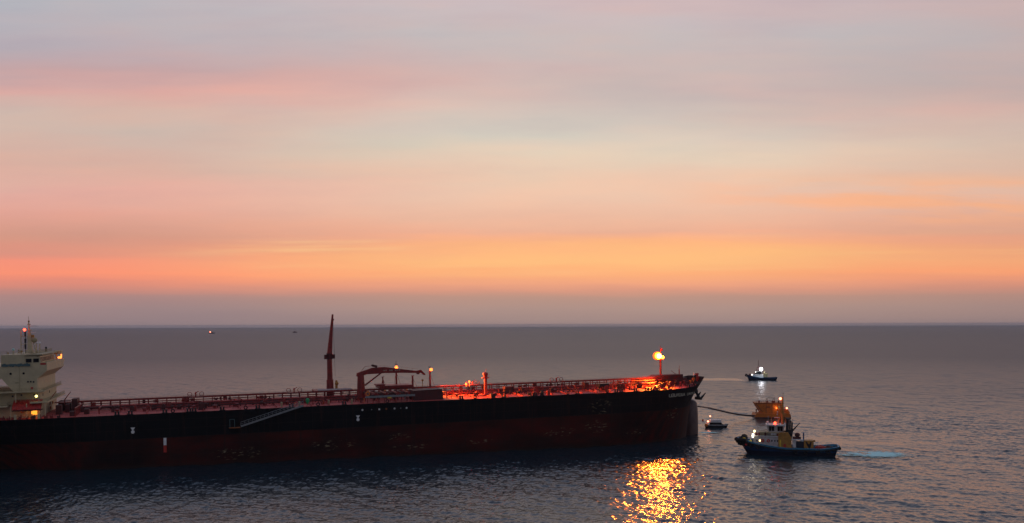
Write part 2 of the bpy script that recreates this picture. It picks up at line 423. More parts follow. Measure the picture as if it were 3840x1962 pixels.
# ================================================================ THE TANKER
# ship frame: x towards the bow, y to port, z up from the waterline, x = 0 below the bridge
ship = thing('oil_tanker', (-163.07, 318.38, 0), (0, R(-.98), R(18.02)), 'huge oil tanker with black and dark red hull, red deck and cream bridge block', 'oil tanker')
HB = 24.; DK = 16.7
def stem(z):      # forward end of the hull at height z
    if z >= 10.: return 248.3 + 5.9 * ((z - 10.) / 9.) ** 1.25
    return 248.3 - 1.6 * min(1, (10. - z) / 12.)
def half(s, z):
    t = max(0., min(1., (z + 5) / 21.))
    s0 = 190 + 20 * t; e = stem(z); a = 2.2 + .3 * t; q = 1.75 + .05 * t
    b = HB
    if s > s0: b = HB * max(0., 1 - ((s - s0) / (e - s0)) ** a) ** (1 / q)
    if s < 25:
        k = (25 - s) / 60.; b *= 1 - (1 - t) * .8 * min(1, k * 1.6) ** 1.6 - .04 * min(1, k)
    return b
def top(s):       # upper edge of the hull plating
    return DK + (0 if s < 240 else 3.2 * min(1, (s - 240) / 13.) ** 1.7)
def hull():
    m = MB(); zs = [-6, -4, -1, 2, 5, 8, 10, 12, 14, 15.6, 'T']; nu = 64
    us = [-34 + (s / 30) * 209 for s in range(31)] + [None] * (nu - 30)
    rows = []
    for zz in zs:
        row = []
        for i in range(nu + 1):
            if i <= 30: s = -34 + i / 30 * 206
            else:
                k = (i - 30) / (nu - 30); k = 1 - (1 - k) ** 1.8
                e = stem(18.7 if zz == 'T' else zz); s = 172 + (e - 172) * k
            z = top(s) if zz == 'T' else zz
            b = half(s, z) if i < nu else 0.
            row.append((s, b, z))
        rows.append(row)
    V = []; F = []; w = nu + 1
    for sd in (-1, 1):
        o = len(V)
        for row in rows: V += [(s, sd * b, z) for s, b, z in row]
        for r in range(len(rows) - 1):
            for i in range(nu): F.append((o + r * w + i, o + r * w + i + 1, o + (r + 1) * w + i + 1, o + (r + 1) * w + i))
    n = len(V) // 2
    for r in range(len(rows) - 1): F.append((r * w, (r + 1) * w, n + (r + 1) * w, n + r * w))
    m.add(V, F)
    h = m.build('hull', 'tanker_hull', ship)
    for p in h.data.polygons: p.use_smooth = True
    # deck sheet, 6 cm below the plating's edge
    d = MB(); V = []; F = []
    pts = [-34 + i * 4 for i in range(64)] + [221 + i for i in range(32)]
    pts = sorted(set(p for p in pts if p < 252.7))
    for s in pts:
        b = half(s, DK) - .06
        V += [(s, -b, DK - .1), (s, 0, DK + .25), (s, b, DK - .1)]
    for i in range(len(pts) - 1):
        F += [(3 * i, 3 * i + 1, 3 * i + 4, 3 * i + 3), (3 * i + 1, 3 * i + 2, 3 * i + 5, 3 * i + 4)]
    d.add(V, F).build('deck', 'deck_red', ship)
    return h
hull_ob = hull()
# bulbous bow
b = MB(); V = []; F = []; n = 16
st = [(228, 1.2, 3.), (236, 2.2, 6.), (242, 2.9, 8.0), (247, 3.1, 9.0), (250, 2.9, 9.2), (251.6, 2.3, 8.8), (252.7, 1.4, 8.0), (253.2, .25, 6.2)]
for s, ry, rz in st:
    for i in range(n):
        a = 2 * math.pi * i / n; ca, sa = math.cos(a), math.sin(a)
        V.append((s, ry * math.copysign(abs(ca) ** .8, ca), 1.2 + rz * math.copysign(abs(sa) ** .8, sa)))
for k in range(len(st) - 1):
    for i in range(n): F.append((k * n + i, k * n + (i + 1) % n, (k + 1) * n + (i + 1) % n, (k + 1) * n + i))
F.append(tuple(range((len(st) - 1) * n, len(st) * n)))
b.add(V, F).build('bulbous_bow', 'pale_front_bulb', hull_ob, True)
# anchors in their pockets
def anchor(sd):
    x, z = 250.6, 13.0; y = sd * 4.4
    q = MB().box((x - 1.9, sd * 3.6, z + 1.9), (3.0, 3.0, 3.2), 0, .45).lathe((x - 1.2, sd * 4.4, z + .9), [(1.5, -.5), (1.7, 0), (1.5, .9), (.9, 1.4)], 12)
    o = q.build('anchor_bolster', 'black', ship)
    a = MB().bar((x - 1.2, y, z + 2.2), (x + 1.2, y, z - 1.9), .8, .8).bar((x + .7, y - 1.9, z - 2.0), (x + .7, y + 1.9, z - 2.0), 1.2, 1.1)
    for k in (-1, 1):
        a.bar((x + .9, y + k * 1.7, z - 2.0), (x + 3.0, y + k * 2.1, z + .3), 1.1, .8, .3, .3)
    a.build('anchor', 'black', o)
anchor(-1); anchor(1)
# the ship's name at the bow, illegible at this distance: two worn words of short strokes
def letters(spec, place, parent, m, name, hgt, step):
    q = MB()
    for i, ch in enumerate(spec):
        if ch == ' ': continue
        c = Vector(place(i * step)); e = Vector(place(i * step + step * .68)); up = Vector((0, 0, hgt)); w = hgt * .2
        d = (e - c)
        S = {'l': [(0, 0, 0, 1)], 'T': [(0, 1, 1, 1), (.5, 0, .5, 1)], 'A': [(0, 0, .5, 1), (.5, 1, 1, 0), (.2, .4, .8, .4)],
             'O': [(0, 0, 0, 1), (1, 0, 1, 1), (0, 0, 1, 0), (0, 1, 1, 1)], 'N': [(0, 0, 0, 1), (1, 0, 1, 1), (0, 1, 1, 0)],
             'S': [(0, 0, 1, 0), (1, 0, 1, .5), (0, .5, 1, .5), (0, .5, 0, 1), (0, 1, 1, 1)], 'R': [(0, 0, 0, 1), (0, 1, 1, 1), (1, .5, 1, 1), (0, .5, 1, .5), (.4, .5, 1, 0)],
             'U': [(0, 0, 0, 1), (1, 0, 1, 1), (0, 0, 1, 0)], 'E': [(0, 0, 0, 1), (0, 0, 1, 0), (0, .5, .8, .5), (0, 1, 1, 1)], 'H': [(0, 0, 0, 1), (1, 0, 1, 1), (0, .5, 1, .5)],
             'V': [(0, 1, .5, 0), (.5, 0, 1, 1)], 'M': [(0, 0, 0, 1), (1, 0, 1, 1), (0, 1, .5, .5), (.5, .5, 1, 1)], 'X': [(0, 0, 1, 1), (0, 1, 1, 0)]}[ch]
        for x0, z0, x1, z1 in S:
            q.bar(c + d * x0 + up * z0, c + d * x1 + up * z1, w, w)
    return q.build(name, m, parent)
def bowpt(t):
    # march along the plating at z = 14.2 so that the letters follow the flare
    s = 229.; acc = 0.
    while acc < t:
        y0 = half(s, 14.2); y1 = half(s + .1, 14.2); acc += math.hypot(.1, y1 - y0); s += .1
    return (s, -half(s, 14.2) - .12, 13.7)
letters('UOUROUX', bowpt, ship, 'letter', 'ship_name', 1.15, 1.42)
letters('UARVlS', lambda t: bowpt(t + 11.4), ship, 'letter', 'ship_name', 1.15, 1.42)
# draught and tug marks on the side
def side_mark(s, z, w, h, m, name='hull_mark'):
    MB().box((s, -HB - .03, z), (w, .06, h)).build(name, m, ship)
side_mark(44.4, 7.4, .9, 2.4, 'white', 'load_mark'); side_mark(44.4, 5.0, 1.0, 2.3, 'bright_red', 'load_mark')
for s, z in ((34.7, 11.4), (107.5, 11.7)):
    MB().add([(s - .7, -HB - .04, z + 1.1), (s + .7, -HB - .04, z + 1.1), (s, -HB - .04, z), (s - .7, -HB + .02, z + 1.1), (s + .7, -HB + .02, z + 1.1), (s, -HB + .02, z)],
             [(0, 1, 2), (3, 5, 4), (0, 3, 4, 1), (1, 4, 5, 2), (2, 5, 3, 0)]).tube((s, -HB - .05, z - .35), (s, -HB + .02, z - .35), .55, None, 12).build('tug_mark', 'white', ship)
for s, m_ in ((109.1, 'white'), (112.3, 'steel'), (115, 'white'), (117.5, 'orange_dark'), (120.4, 'white'), (122.6, 'steel'), (124.7, 'white')):
    r = .34 if m_ != 'steel' else .22
    MB().tube((s, -HB - .05, 14.6), (s, -HB + .02, 14.6), r, None, 10).build('manifold_mark', m_, ship)

# ---------- accommodation block
acc = MB()
acc.span(-14, 6.8, -18, 18, DK, 25.3)                    # lower decks
acc.prism([(-14, 33.4), (-14, 29), (-5.5, 29), (-3.7, 29.5), (-.4, 25.304), (6.5, 25.304), (6.5, 29.2), (9.3, 31.6), (9.3, 33.4)], -20, 18)   # upper decks leaning out at the front
A = acc.build('accommodation_block', 'cream', ship)
w = MB(); w.span(-3.8, 3.0, -19.9, 17.9, 33.404, 37.0); w.prism([(3.001, 33.404), (7.4, 33.404), (7.6, 34.4), (7.2, 36.3), (3.001, 36.6)], -19.7, 10)
WH = w.build('wheelhouse', 'cream', ship)
MB().span(3.02, 8.0, -20.2, 19.8, 36.604, 36.9).build('wheelhouse_roof', 'cream_dark', ship)
for i in range(11):
    y = -18.2 + i * 2.6
    MB().bar((7.58, y, 34.55), (7.32, y, 35.9), 2.2, .12).build('bridge_window', 'window', WH)
MB().span(3.3, 4.9, -19.8, -19.65, 34.4, 35.6).build('bridge_window', 'window', WH)
MB().span(5.4, 7.0, -19.8, -19.65, 34.4, 35.6).build('bridge_window', 'window', WH)
MB().span(9.1, 9.32, -20.1, 19.9, 33.42, 34.3).build('front_bulwark', 'cream', ship)
# bridge wings with their end boxes and lit lamps
MB().span(3.2, 9.2, 18.01, 20, 33.1, 33.5).span(6.5, 8.8, 15.5, 19.7, 35.9, 37.2).span(6.6, 7, 19.2, 19.6, 33.5, 35.9).build('bridge_wing', 'cream', ship)
for p in ((8.4, 17.6, 34.7), (8.4, 13.6, 34.8)):
    MB().ball(p, .42, 8, 5).build('wing_lamp', 'lamp_amber', ship)
MB().box((8.6, 17.9, 35.4), (.35, .4, 1.2)).build('wing_lamp', 'lamp_amber', ship)
light(ship, (8.9, 16.8, 35.4), 4, (1, .45, .12), .3)
MB().box((5.9, -19.4, 33.9), (1.1, .5, 1.0)).build('life_ring_box', 'bright_red', ship)
MB().box((8.2, -19.6, 33.8), (1.6, .3, .6)).build('life_ring_box', 'bright_red', ship)
q = MB()
for i in range(14):
    q.box((-3.3 + i * .58, -20.15, 33.7 + .08 * math.sin(i * 2.3)), (.6, .3, .75 + .2 * math.sin(i * 1.7)))
q.build('side_name_board', 'teal', ship)
for x in (-1.1, 2.6):
    MB().tube((x, -20.06, 31.0), (x, -19.9, 31.0), .36, None, 12).build('porthole', 'window', A)
for x, z in ((3.8, 28.3), (4.6, 28.3), (5.4, 28.2), (5.2, 24), (1.5, 24), (-1, 23.7), (5, 20), (2.5, 19)):
    MB().box((x, -18.04 if z < 25 else -20.04, z), (.45, .1, .5)).build('vent_grille', 'black', A)
for y, z in ((-12, 23.6), (2, 23.6)):
    MB().box((6.55 if z > 25 else 6.85, y, z), (.1, .8, .8)).build('porthole', 'window', A)
MB().box((4.9, -20.06, 26.2), (.7, .12, .7)).build('fire_box', 'bright_red', A)
MB().box((.6, -20.05, 28.1), (1.0, .1, .3)).build('wall_plate', 'cream_dark', A)
MB().box((1.4, -20.05, 29.4), (.07, .08, 7.4)).build('wall_seam', 'cream_dark', A)
# galleries round the block
for x0, x1, y0, z0, th in ((-14, 8.6, -22, 25.0, .298), (4.5, 9.6, -22, 21.5, .45), (-14, -1.8, -22, 20.6, .45), (-1.6, 4.4, -19.5, 21.45, .3)):
    G_ = MB().span(x0, x1, y0, -18.01, z0, z0 + th)
    if x1 > 8: G_.span(6.81, x1, -18.009, 18.5, z0, z0 + th)
    G_ = G_.build('gallery', 'cream', ship)
    MB().rail([(x0, y0 + .1, z0 + th), (x1 - .1, y0 + .1, z0 + th), (x1 - .1, 17 if x1 > 8 else -18.2, z0 + th)], 1.0, 1.2, .045, 3).build('railing', 'cream_dark', G_)
MB().rail([(-3.7, -19.8, 37.0), (2.6, -19.8, 37), (5.0, -19.8, 36.95), (5.0, 22, 36.95)], 1.1, 1.3, .05, 3).build('railing', 'cream_dark', ship)
for x in (-11, -6, -1, 3.5, 8.8):
    MB().tube((x, -21.7, DK), (x, -21.7, 20.6 if x < 0 else 21.5), .16, None, 6).build('gallery_post', 'cream', ship)
for x in (-10, .5, 7.0): MB().bar((x, -21.7, 22), (x, -21.7, 25), .22, .22).build('gallery_post', 'cream', ship)
# corrugated red canopy over the side door
V = []; F = []; k = 29
for i in range(k):
    x = -.6 + i * 8.3 / (k - 1); d = .16 * (i % 2)
    V += [(x, -18.6, 22.5 + d), (x, -21.2, 21.0 + d), (x, -22.4, 19.7 + d), (x, -22.4, 19.5 + d), (x, -18.6, 22.3 + d)]
for i in range(k - 1):
    for j in range(5): a = i * 5; F.append((a + j, a + (j + 1) % 5, a + 5 + (j + 1) % 5, a + 5 + j))
MB().add(V, F).build('red_canopy', 'bright_red', ship)
MB().span(-.6, 7.7, -22.3, -18.02, 19.2, 19.42).build('canopy_frame', 'dark_red', ship)
MB().ball((6.3, -21.4, 23.7), .42, 10, 6).build('gallery_lamp', 'lamp_yellow', ship)
MB().span(4.7, 5.9, -18.1, -17.98, 17.6, 19.1).build('lit_doorway', 'lit_door', A)
MB().box((5.4, -22.2, 18.6), (.9, .5, .9)).build('deck_lamp', 'lit_door', ship)
light(ship, (5.4, -21.2, 18.8), 60, (1, .4, .08), .3)
for x, y, z in ((7.1, 7, 19.5), (7.1, 2, 18.1), (1.7, -18.2, 18.8)):
    MB().torus((x, y, z), .4, .15, 'Y' if y < 0 else 'X').build('lifebuoy', 'valve_orange', ship)
# deck-edge fittings below the block
for i in range(15):
    x = -12 + i * 1.75 + random.uniform(-.3, .3)
    h_ = random.uniform(.5, 1.2)
    (MB().box((x, -22.8, DK + h_ / 2), (random.uniform(.6, 1.5), .8, h_)).tube((x + .3, -22.9, DK + h_), (x + .3, -22.9, DK + h_ + .5), .15, None, 6)).build('deck_fitting', random.choice(['gear_red', 'dark_red', 'gear_red']), ship)
for x in (-5., .5, 7.2): MB().span(x - .35, x + .35, -23.4, -22.4, DK, DK + 1.5).build('fairlead', 'cream', ship)
# funnel, aft of the block
MB().prism([(-26, DK), (-16, DK), (-15, 30), (-15.8, 37), (-23, 37), (-26, 28)], -6, 6).build('funnel', 'cream', ship)
for y in (-3, 0, 3): MB().tube((-19, y, 37), (-20, y, 40), .7, None, 10).build('exhaust_pipe', 'black', ship)
MB().span(-30, -14.01, -14, 14, DK, 21).build('engine_casing', 'cream', ship)

# radar mast and monkey island gear
rm = MB()
rm.bar((1.6, -.5, 37), (1.3, 0, 44), 1.7, 1.7, .8, .8); rm.tube((1.3, 0, 44), (1.2, 0, 47.3), .28, .18); rm.tube((1.2, 0, 47.3), (1.2, 0, 49.3), .07)
rm.tube((-1.2, -.8, 37), (-1.1, -.8, 44.6), .17); rm.bar((-1.3, -.4, 40), (2.0, 0, 40), .4, .2); rm.bar((-1.3, -.4, 42.6), (1.6, 0, 42.6), .4, .2)
rm.bar((3.4, -.5, 37), (1.7, 0, 43.5), .25, .25); rm.bar((-1.1, -.8, 37), (1.3, 0, 44), .15, .15); rm.box((1.25, 0, 46.6), (.9, .8, .35)); rm.box((1.9, 0, 41.6), (1.4, 1.4, .2)); rm.box((1.5, 0, 44.6), (1.2, 1.2, .25))
RM = rm.build('radar_mast', 'cream', ship)
MB().box((2.6, 0, 46.0), (2.6, .25, .28)).build('radar_scanner', 'white', RM)
MB().box((2.4, 0, 43.9), (1.8, .25, .22)).build('radar_scanner', 'white', RM)
MB().ball((2.9, -.6, 41.3), .95, 12, 8).build('satellite_dome', 'cream_dark', RM)
MB().box((2.4, -.3, 42.6), (.9, .7, .9)).build('signal_box', 'ochre', RM)
MB().box((1.3, -.5, 47.6), (.5, .5, .5)).build('signal_box', 'ochre', RM)
q = MB().tube((.2, -.9, 38.4), (.2, -.9, 39.9), .3).tube((.2, -.9, 40.4), (.2, -.9, 41.8), .33).tube((.2, -.9, 42.6), (.2, -.9, 44.1), .28).tube((.2, -.9, 37), (.2, -.9, 44), .1)
q.build('signal_column', 'black', RM)
MB().ball((.05, -1.1, 44.8), .42, 10, 6).build('mast_lamp', 'lamp_red', RM)
for x, y, z, m_ in ((2.6, 5, 40.0, 'white'), (2.6, 12, 39.8, 'white'), (-1.2, -14, 38.2, 'pale_green')):
    o = MB().tube((x, y, 36.9), (x, y, z), .22, .16).build('dome_post', 'cream', ship)
    MB().ball((x, y, z + .3), .45, 10, 6).build('antenna_dome', m_, o)
MB().tube((3.7, 18, 36.9), (3.7, 18, 38.6), .33).build('signal_column', 'black', ship)
for i in range(12):
    x = random.uniform(-3, 4); y = random.uniform(-19, 20); h_ = random.uniform(.5, 1.7)
    MB().tube((x, y, 36.9), (x, y, 36.9 + h_), .07, None, 5).box((x, y, 36.9 + h_ * .7), (.45, .4, .35)).build('rooftop_fitting', random.choice(['cream', 'cream_dark', 'ochre']), ship)
# cross-deck structure ahead of the block
for x0, x1, y0, y1, z1 in ((14.2, 15.9, -3, 4, 21.1), (10.5, 12.2, -12, -9, 19.8), (12.6, 13.8, -6, 0, 19.6), (9.4, 12.5, 2, 9, 20.1), (17.5, 19, -8, -5.5, 18.6), (19.3, 20.8, -15, -12.5, 18.4), (15.5, 17.2, -19, -17, 18.2)):
    MB().span(x0, x1, y0, y1, DK, z1).build('deck_store', random.choice(['dark_red', 'gear_red']), ship)
MB().span(8.7, 14.1, -2.2, 2.0, 19.82, 20.02).build('deck_walkway', 'gear_red', ship)
q = MB()
for y in range(-22, -6, 3): q.tube((17.5, y, DK), (17.5, y, 19.5), .14)
q.bar((17.5, -22, 19.4), (17.5, 0, 19.4), .3, .3); q.bar((24, -16, 18.7), (24, -7, 18.7), .3, .3); q.tube((24, -16, DK), (24, -16, 18.7), .2)
q.build('pipe_frame', 'gear_red', ship)
for p0, p1 in (((8.9, -12, 21.9), (10.9, -12, 24.6)), ((12.2, -4, 21.0), (14.0, -3, 23.6))):
    MB().bar(p0, p1, .3, .3, .15, .15).tube(p0, (p0[0], p0[1], p0[2] - 1.8), .16).build('provision_davit', 'gear_red', ship)

# ---------- cargo deck
cw = MB()
cw.span(16, 236, -1.3, 1.3, 19.8, 19.95)
cw.span(16, 236, -1.45, -1.3, 19.68, 20.12)
cw.span(16, 236, 1.3, 1.45, 19.68, 20.12)
CW = cw.build('catwalk', 'gear_red', ship)
MB().rail([(16, -1.38, 20.12), (236, -1.38, 20.12)], .6, 2.6, .035, 2).build('railing', 'gear_red', CW)
MB().tube((16, -1.75, 19.15), (236, -1.75, 19.15), .13, None, 6).tube((16, 1.75, 18.8), (236, 1.75, 18.8), .15, None, 6).box((126, 0, 19.0), (.3, 3.7, .3)).build('cable_pipe', 'gear_red', CW)
for i in range(60):
    x = 18 + random.random() * 216
    MB().box((x, -1.6 + random.choice([0, 3.2]), 18.9), (random.uniform(.3, 1.6), .5, random.uniform(.5, 1.3))).build('junction_box', random.choice(['dark_red', 'gear_red']), CW)
for i in range(72):
    x = 17 + i * 3.04
    MB().bar((x, -1.3, DK + .2), (x, -1.3, 19.7), .28, .28).bar((x, 1.3, DK + .2), (x, 1.3, 19.7), .28, .28).box((x, 0, 19.7), (.28, 2.88, .2)).build('catwalk_post', 'gear_red', CW)
# pipe lines beside the walkway
for y, z, r in ((-2.4, 18.0, .32), (-3.3, 18.0, .25), (-4.3, 17.9, .36), (2.4, 17.5, .3), (3.6, 17.5, .36), (-6.2, 17.6, .22)):
    x0, x1 = (16, 232) if r > .24 else (30, 225)
    MB().tube((x0, y, z), (x1, y, z), r, None, 8).build('cargo_pipe', 'gear_red' if r < .34 else 'dark_red', ship)
for i in range(52):
    x = 30 + i * 3.9 + random.uniform(-.4, .4)
    MB().box((x, -3.6, 17.35), (.35, 4.2, .5)).box((x, -5, 17.2), (.3, .3, .9)).build('pipe_support', 'dark_red', ship)
for y, z, m_, x0, x1, gap in ((-8.6, 18.55, 'gear_red', 31, 108, 2.4), (-8.6, 18.55, 'gear_red', 143, 226, 2.4), (-13.2, 17.7, 'dark_red', 40, 106, 3.1), (-13.2, 17.7, 'dark_red', 146, 200, 3.1)):
    q = MB().tube((x0, y, z), (x1, y, z), .2, None, 6).tube((x0, y + .7, z), (x1, y + .7, z), .16, None, 6)
    k = x0 + .3
    while k < x1:
        q.bar((k, y, DK), (k, y, z), .24, .24); q.box((k, y + .35, z - .15), (.16, 1.1, .16)); k += gap * random.uniform(.8, 1.3)
    q.build('pipe_rack', m_, ship)
# boxes hung under the walkway, expansion loops, valves: dark clutter in groups
for i in range(80):
    x = random.choice([random.uniform(27, 60), random.uniform(60, 110), random.uniform(140, 232)])
    y = random.uniform(-12, -1); a = random.uniform(.5, 1.4); h_ = random.uniform(.7, 2.0)
    MB().box((x, y, DK + h_ / 2), (a, random.uniform(.5, 1.2), h_)).tube((x, y, DK + h_), (x, y, DK + h_ + .4), .2).build('valve_block', random.choice(['dark_red', 'gear_red', 'dark_red']), ship)
for i in range(24):
    x = random.uniform(34, 226); y = random.uniform(-9, -5)
    q = MB().path([(x, y, 17), (x, y, 18.9), (x + random.uniform(1.5, 3), y, 18.9), (x + 3, y, 17)], .16)
    q.build('expansion_loop', 'gear_red', ship)
for i in range(26):
    x = 30 + i * 7.7 + random.uniform(-1.5, 1.5); y = random.uniform(-16, -8)
    q = MB().lathe((x, y, DK), [(.55, 0), (.55, .8), (.8, .9), (.8, 1.1), (.2, 1.3)], 12)
    if i % 3 == 0: q.tube((x + 1.2, y, DK), (x + 1.2, y, DK + 2.4), .14).box((x + 1.2, y, DK + 2.4), (.5, .5, .35))
    q.build('tank_hatch', random.choice(['gear_red', 'dark_red']), ship)
for i in range(34):
    x = 33 + i * 5.9
    if 127 < x < 142: continue
    MB().bar((x, -22.5, DK + .25), (x, -5, DK + .35), .16, .45).build('deck_beam', 'deck_red', ship)
for i in range(30):
    x = random.uniform(50, 225); y = random.uniform(-20, -11); z = DK + random.uniform(.7, 1.6)
    MB().tube((x, y, DK), (x, y, z), .13, None, 6).torus((x, y, z), .3, .07, 'Z', 10, 5).build('valve_wheel', random.choice(['gear_red', 'deck_red', 'dark_red', 'gear_red', 'valve_orange']), ship)
# bollards and fairleads along the near edge
for x in (30, 34, 44.5, 52, 53.6, 62.5, 74, 85, 103, 145, 161, 172, 173.2, 176, 190, 206, 208, 214, 219, 221.5, 224, 240, 242, 246):
    b0 = -half(x, DK) + 1.0
    q = MB()
    for k in (-.45, .45): q.lathe((x + k, b0, DK - .1), [(.27, 0), (.27, 1.05), (.38, 1.1), (.38, 1.25)], 10)
    q.box((x, b0, DK + .05), (1.8, .8, .15)); q.build('bollard', 'black', ship)
for x in (47, 70, 94, 118, 150, 186, 202, 230):
    q = MB().torus((x, -half(x, DK) + .4, DK + .55), .5, .2, 'Y', 12, 6); q.build('fairlead', 'dark_red', ship)
# mooring winches
def winch(x, y, m_='gear_red'):
    q = MB().tube((x, y - 1.6, DK + 1.3), (x, y + 1.6, DK + 1.3), .55, None, 12)
    for k in (-1.6, 0, 1.6): q.tube((x, y + k - .08, DK + 1.3), (x, y + k + .08, DK + 1.3), 1.05, None, 14)
    q.box((x, y, DK + .25), (2.2, 4.2, .4)); q.box((x + .9, y + 2.2, DK + 1.1), (1.6, .9, 1.7))
    o = q.build('mooring_winch', m_, ship)
    MB().tube((x, y - 1.4, DK + 1.3), (x, y - .2, DK + 1.3), .8, None, 12).build('mooring_rope', 'black', o)
for x, y in ((56, -16), (50, 12), (176, -15), (204, -17), (212, -14), (222, -9), (229, -15.5), (236, -9), (241, -5), (238, 6), (246, -3), (228, 8)):
    winch(x, y, random.choice(['gear_red', 'dark_red']))
MB().span(201.5, 205.5, -17.5, -14.5, DK + 1.8, DK + 3.0).tube((202, -16, DK), (202, -16, DK + 2), .3).tube((205, -16, DK), (205, -16, DK + 2), .3).build('hose_reel', 'black', ship)
# foam monitor platforms above the walkway, each with two ring-shaped guards
for x in (54, 88, 155.5, 190):
    q = MB(); q.box((x, -.4, 20.0), (5.2, 2.6, .16)); q.rail([(x - 2.6, -1.7, 20.1), (x + 2.6, -1.7, 20.1)], .9, 1.1, .05, 2)
    for k in (-2.0, 2.0): q.torus((x + k, -1.0, 20.95), .72, .09, 'Y', 16, 5)
    o = q.build('monitor_platform', 'gear_red', ship)
    MB().tube((x, -1, 20), (x, -1, 21.3), .22).bar((x - .3, -1, 21.3), (x + 1.1, -1.2, 21.9), .22, .22).ball((x, -1, 21.3), .35, 8, 5).build('foam_monitor', 'bright_red', o)
for x, y, z in ((152.6, -2, 20.6), (153.9, -2, 21.5)):
    MB().ball((x, y, z), .36, 8, 5).tube((x, y, 19.7), (x, y, z), .08, None, 5).build('deck_lamp', 'lamp_amber', ship)

# manifold area amidships
q = MB(); q.span(110.6, 128.1, -22.6, -20.4, 18.55, 18.75); q.span(110.6, 128.1, -22.75, -22.6, 18.55, 19.25)
q.build('drip_tray', 'steel', ship)
for i in range(9):
    x = 111.2 + i * 2.0; MB().bar((x, -22.4, DK), (x, -22.4, 18.55), .2, .2).build('tray_leg', 'gear_red', ship)
for i in range(8):
    x = 112.4 + i * 2.0
    MB().tube((x, -20.2, 19.7), (x, -4, 19.5), .34).tube((x, -20.6, 19.7), (x, -20.2, 19.7), .55, None, 12).build('manifold_pipe', 'gear_red' if i % 2 else 'dark_red', ship)
    MB().torus((x, -17, 20.6), .42, .1, 'Z', 12, 5).tube((x, -17, 19.8), (x, -17, 20.6), .1).build('valve_wheel', 'valve_orange' if i in (0, 3, 7) else 'gear_red', ship)
MB().box((118.9, -22.6, 18.4), (1.3, .5, .5)).build('marker_box', 'yellow', ship)
MB().torus((111.6, -20.8, 19.9), .62, .2, 'Y').build('hose_ring', 'valve_orange', ship)
MB().span(119, 131.5, -3.5, 6, 20.3, 21.3).span(118, 121, -3, 3, 21.3, 21.9).build('hose_rack', 'gear_red', ship)
MB().span(96, 110, 4, 14, 19.2, 20.0).build('manifold_deck', 'gear_red', ship)
MB().span(97, 109.5, 3.4, 3.8, 20.0, 20.5).build('white_rail', 'white', ship)
for i in range(22):
    x = random.uniform(92, 131); y = random.uniform(-19, -8); h_ = random.uniform(.8, 2.8)
    MB().tube((x, y, DK), (x, y, DK + h_), .16).box((x, y, DK + h_), (random.uniform(.4, 1.3), .6, .4)).build('manifold_fitting', random.choice(['gear_red', 'dark_red', 'dark_red', 'deck_red', 'steel']), ship)
# deck house forward of the manifold
MB().prism([(128.3, DK), (139.3, DK), (138.8, 20.4), (128.3, 20.2)], -19.5, -11).build('deck_house', 'dark_red', ship)
MB().span(131.5, 139.2, -19.9, -19.6, 20.42, 20.56).build('roof_rail', 'steel', ship)
# small green and pale things by the ladder
MB().lathe((90.6, -22.3, DK + .6), [(.1, 0), (.55, .8), (.62, 1.6), (.35, 2.1)], 10).build('green_ventilator', 'green', ship)
for x, z in ((82, 0), (88, 0), (98, 0), (106, 0)):
    MB().tube((x, -20.5, DK), (x, -20.5, DK + 1.2), .35).ball((x, -20.5, DK + 1.3), .42, 8, 5).build('deck_ventilator', 'cream_dark', ship)

# cranes
def crane_far():
    t = MB(); x, y = 102.6, 12.
    t.tube((x, y, DK), (x, y, 23.5), 1.4, 1.3, 14); t.tube((x, y, 23.5), (x, y, 31.3), 1.05, .95, 14)
    o = t.build('stored_crane', 'gear_red', ship); o['label'] = 'slim red deck crane with its jib raised upright'
    MB().tube((x, y, 31.3), (x, y, 33.5), 1.15, None, 14).box((x - 1.4, y, 32.2), (1.1, 2.0, 1.7)).box((x + 1.45, y, 32.3), (1.0, 2.0, 1.6)).build('slewing_ring', 'dark_red', o)
    MB().bar((x, y, 33.4), (x + 1.5, y, 48.4), 1.75, 1.8, .6, .6).bar((x + 1.3, y, 46.5), (x + 1.9, y, 46.2), .5, .8).build('crane_jib', 'gear_red', o)
    MB().path([(x + 1.6, y - .2, 48), (x + 2.0, y - .2, 24.6)], .05, 4).build('crane_wire', 'black', o)
    MB().tube((x + 2.3, y - 1, 20), (x + 2.3, y - 1, 23.2), .5, .4).ball((x + 2.4, y - 1, 22), .75, 8, 5).build('crane_hook', 'ochre', o)
crane_far()
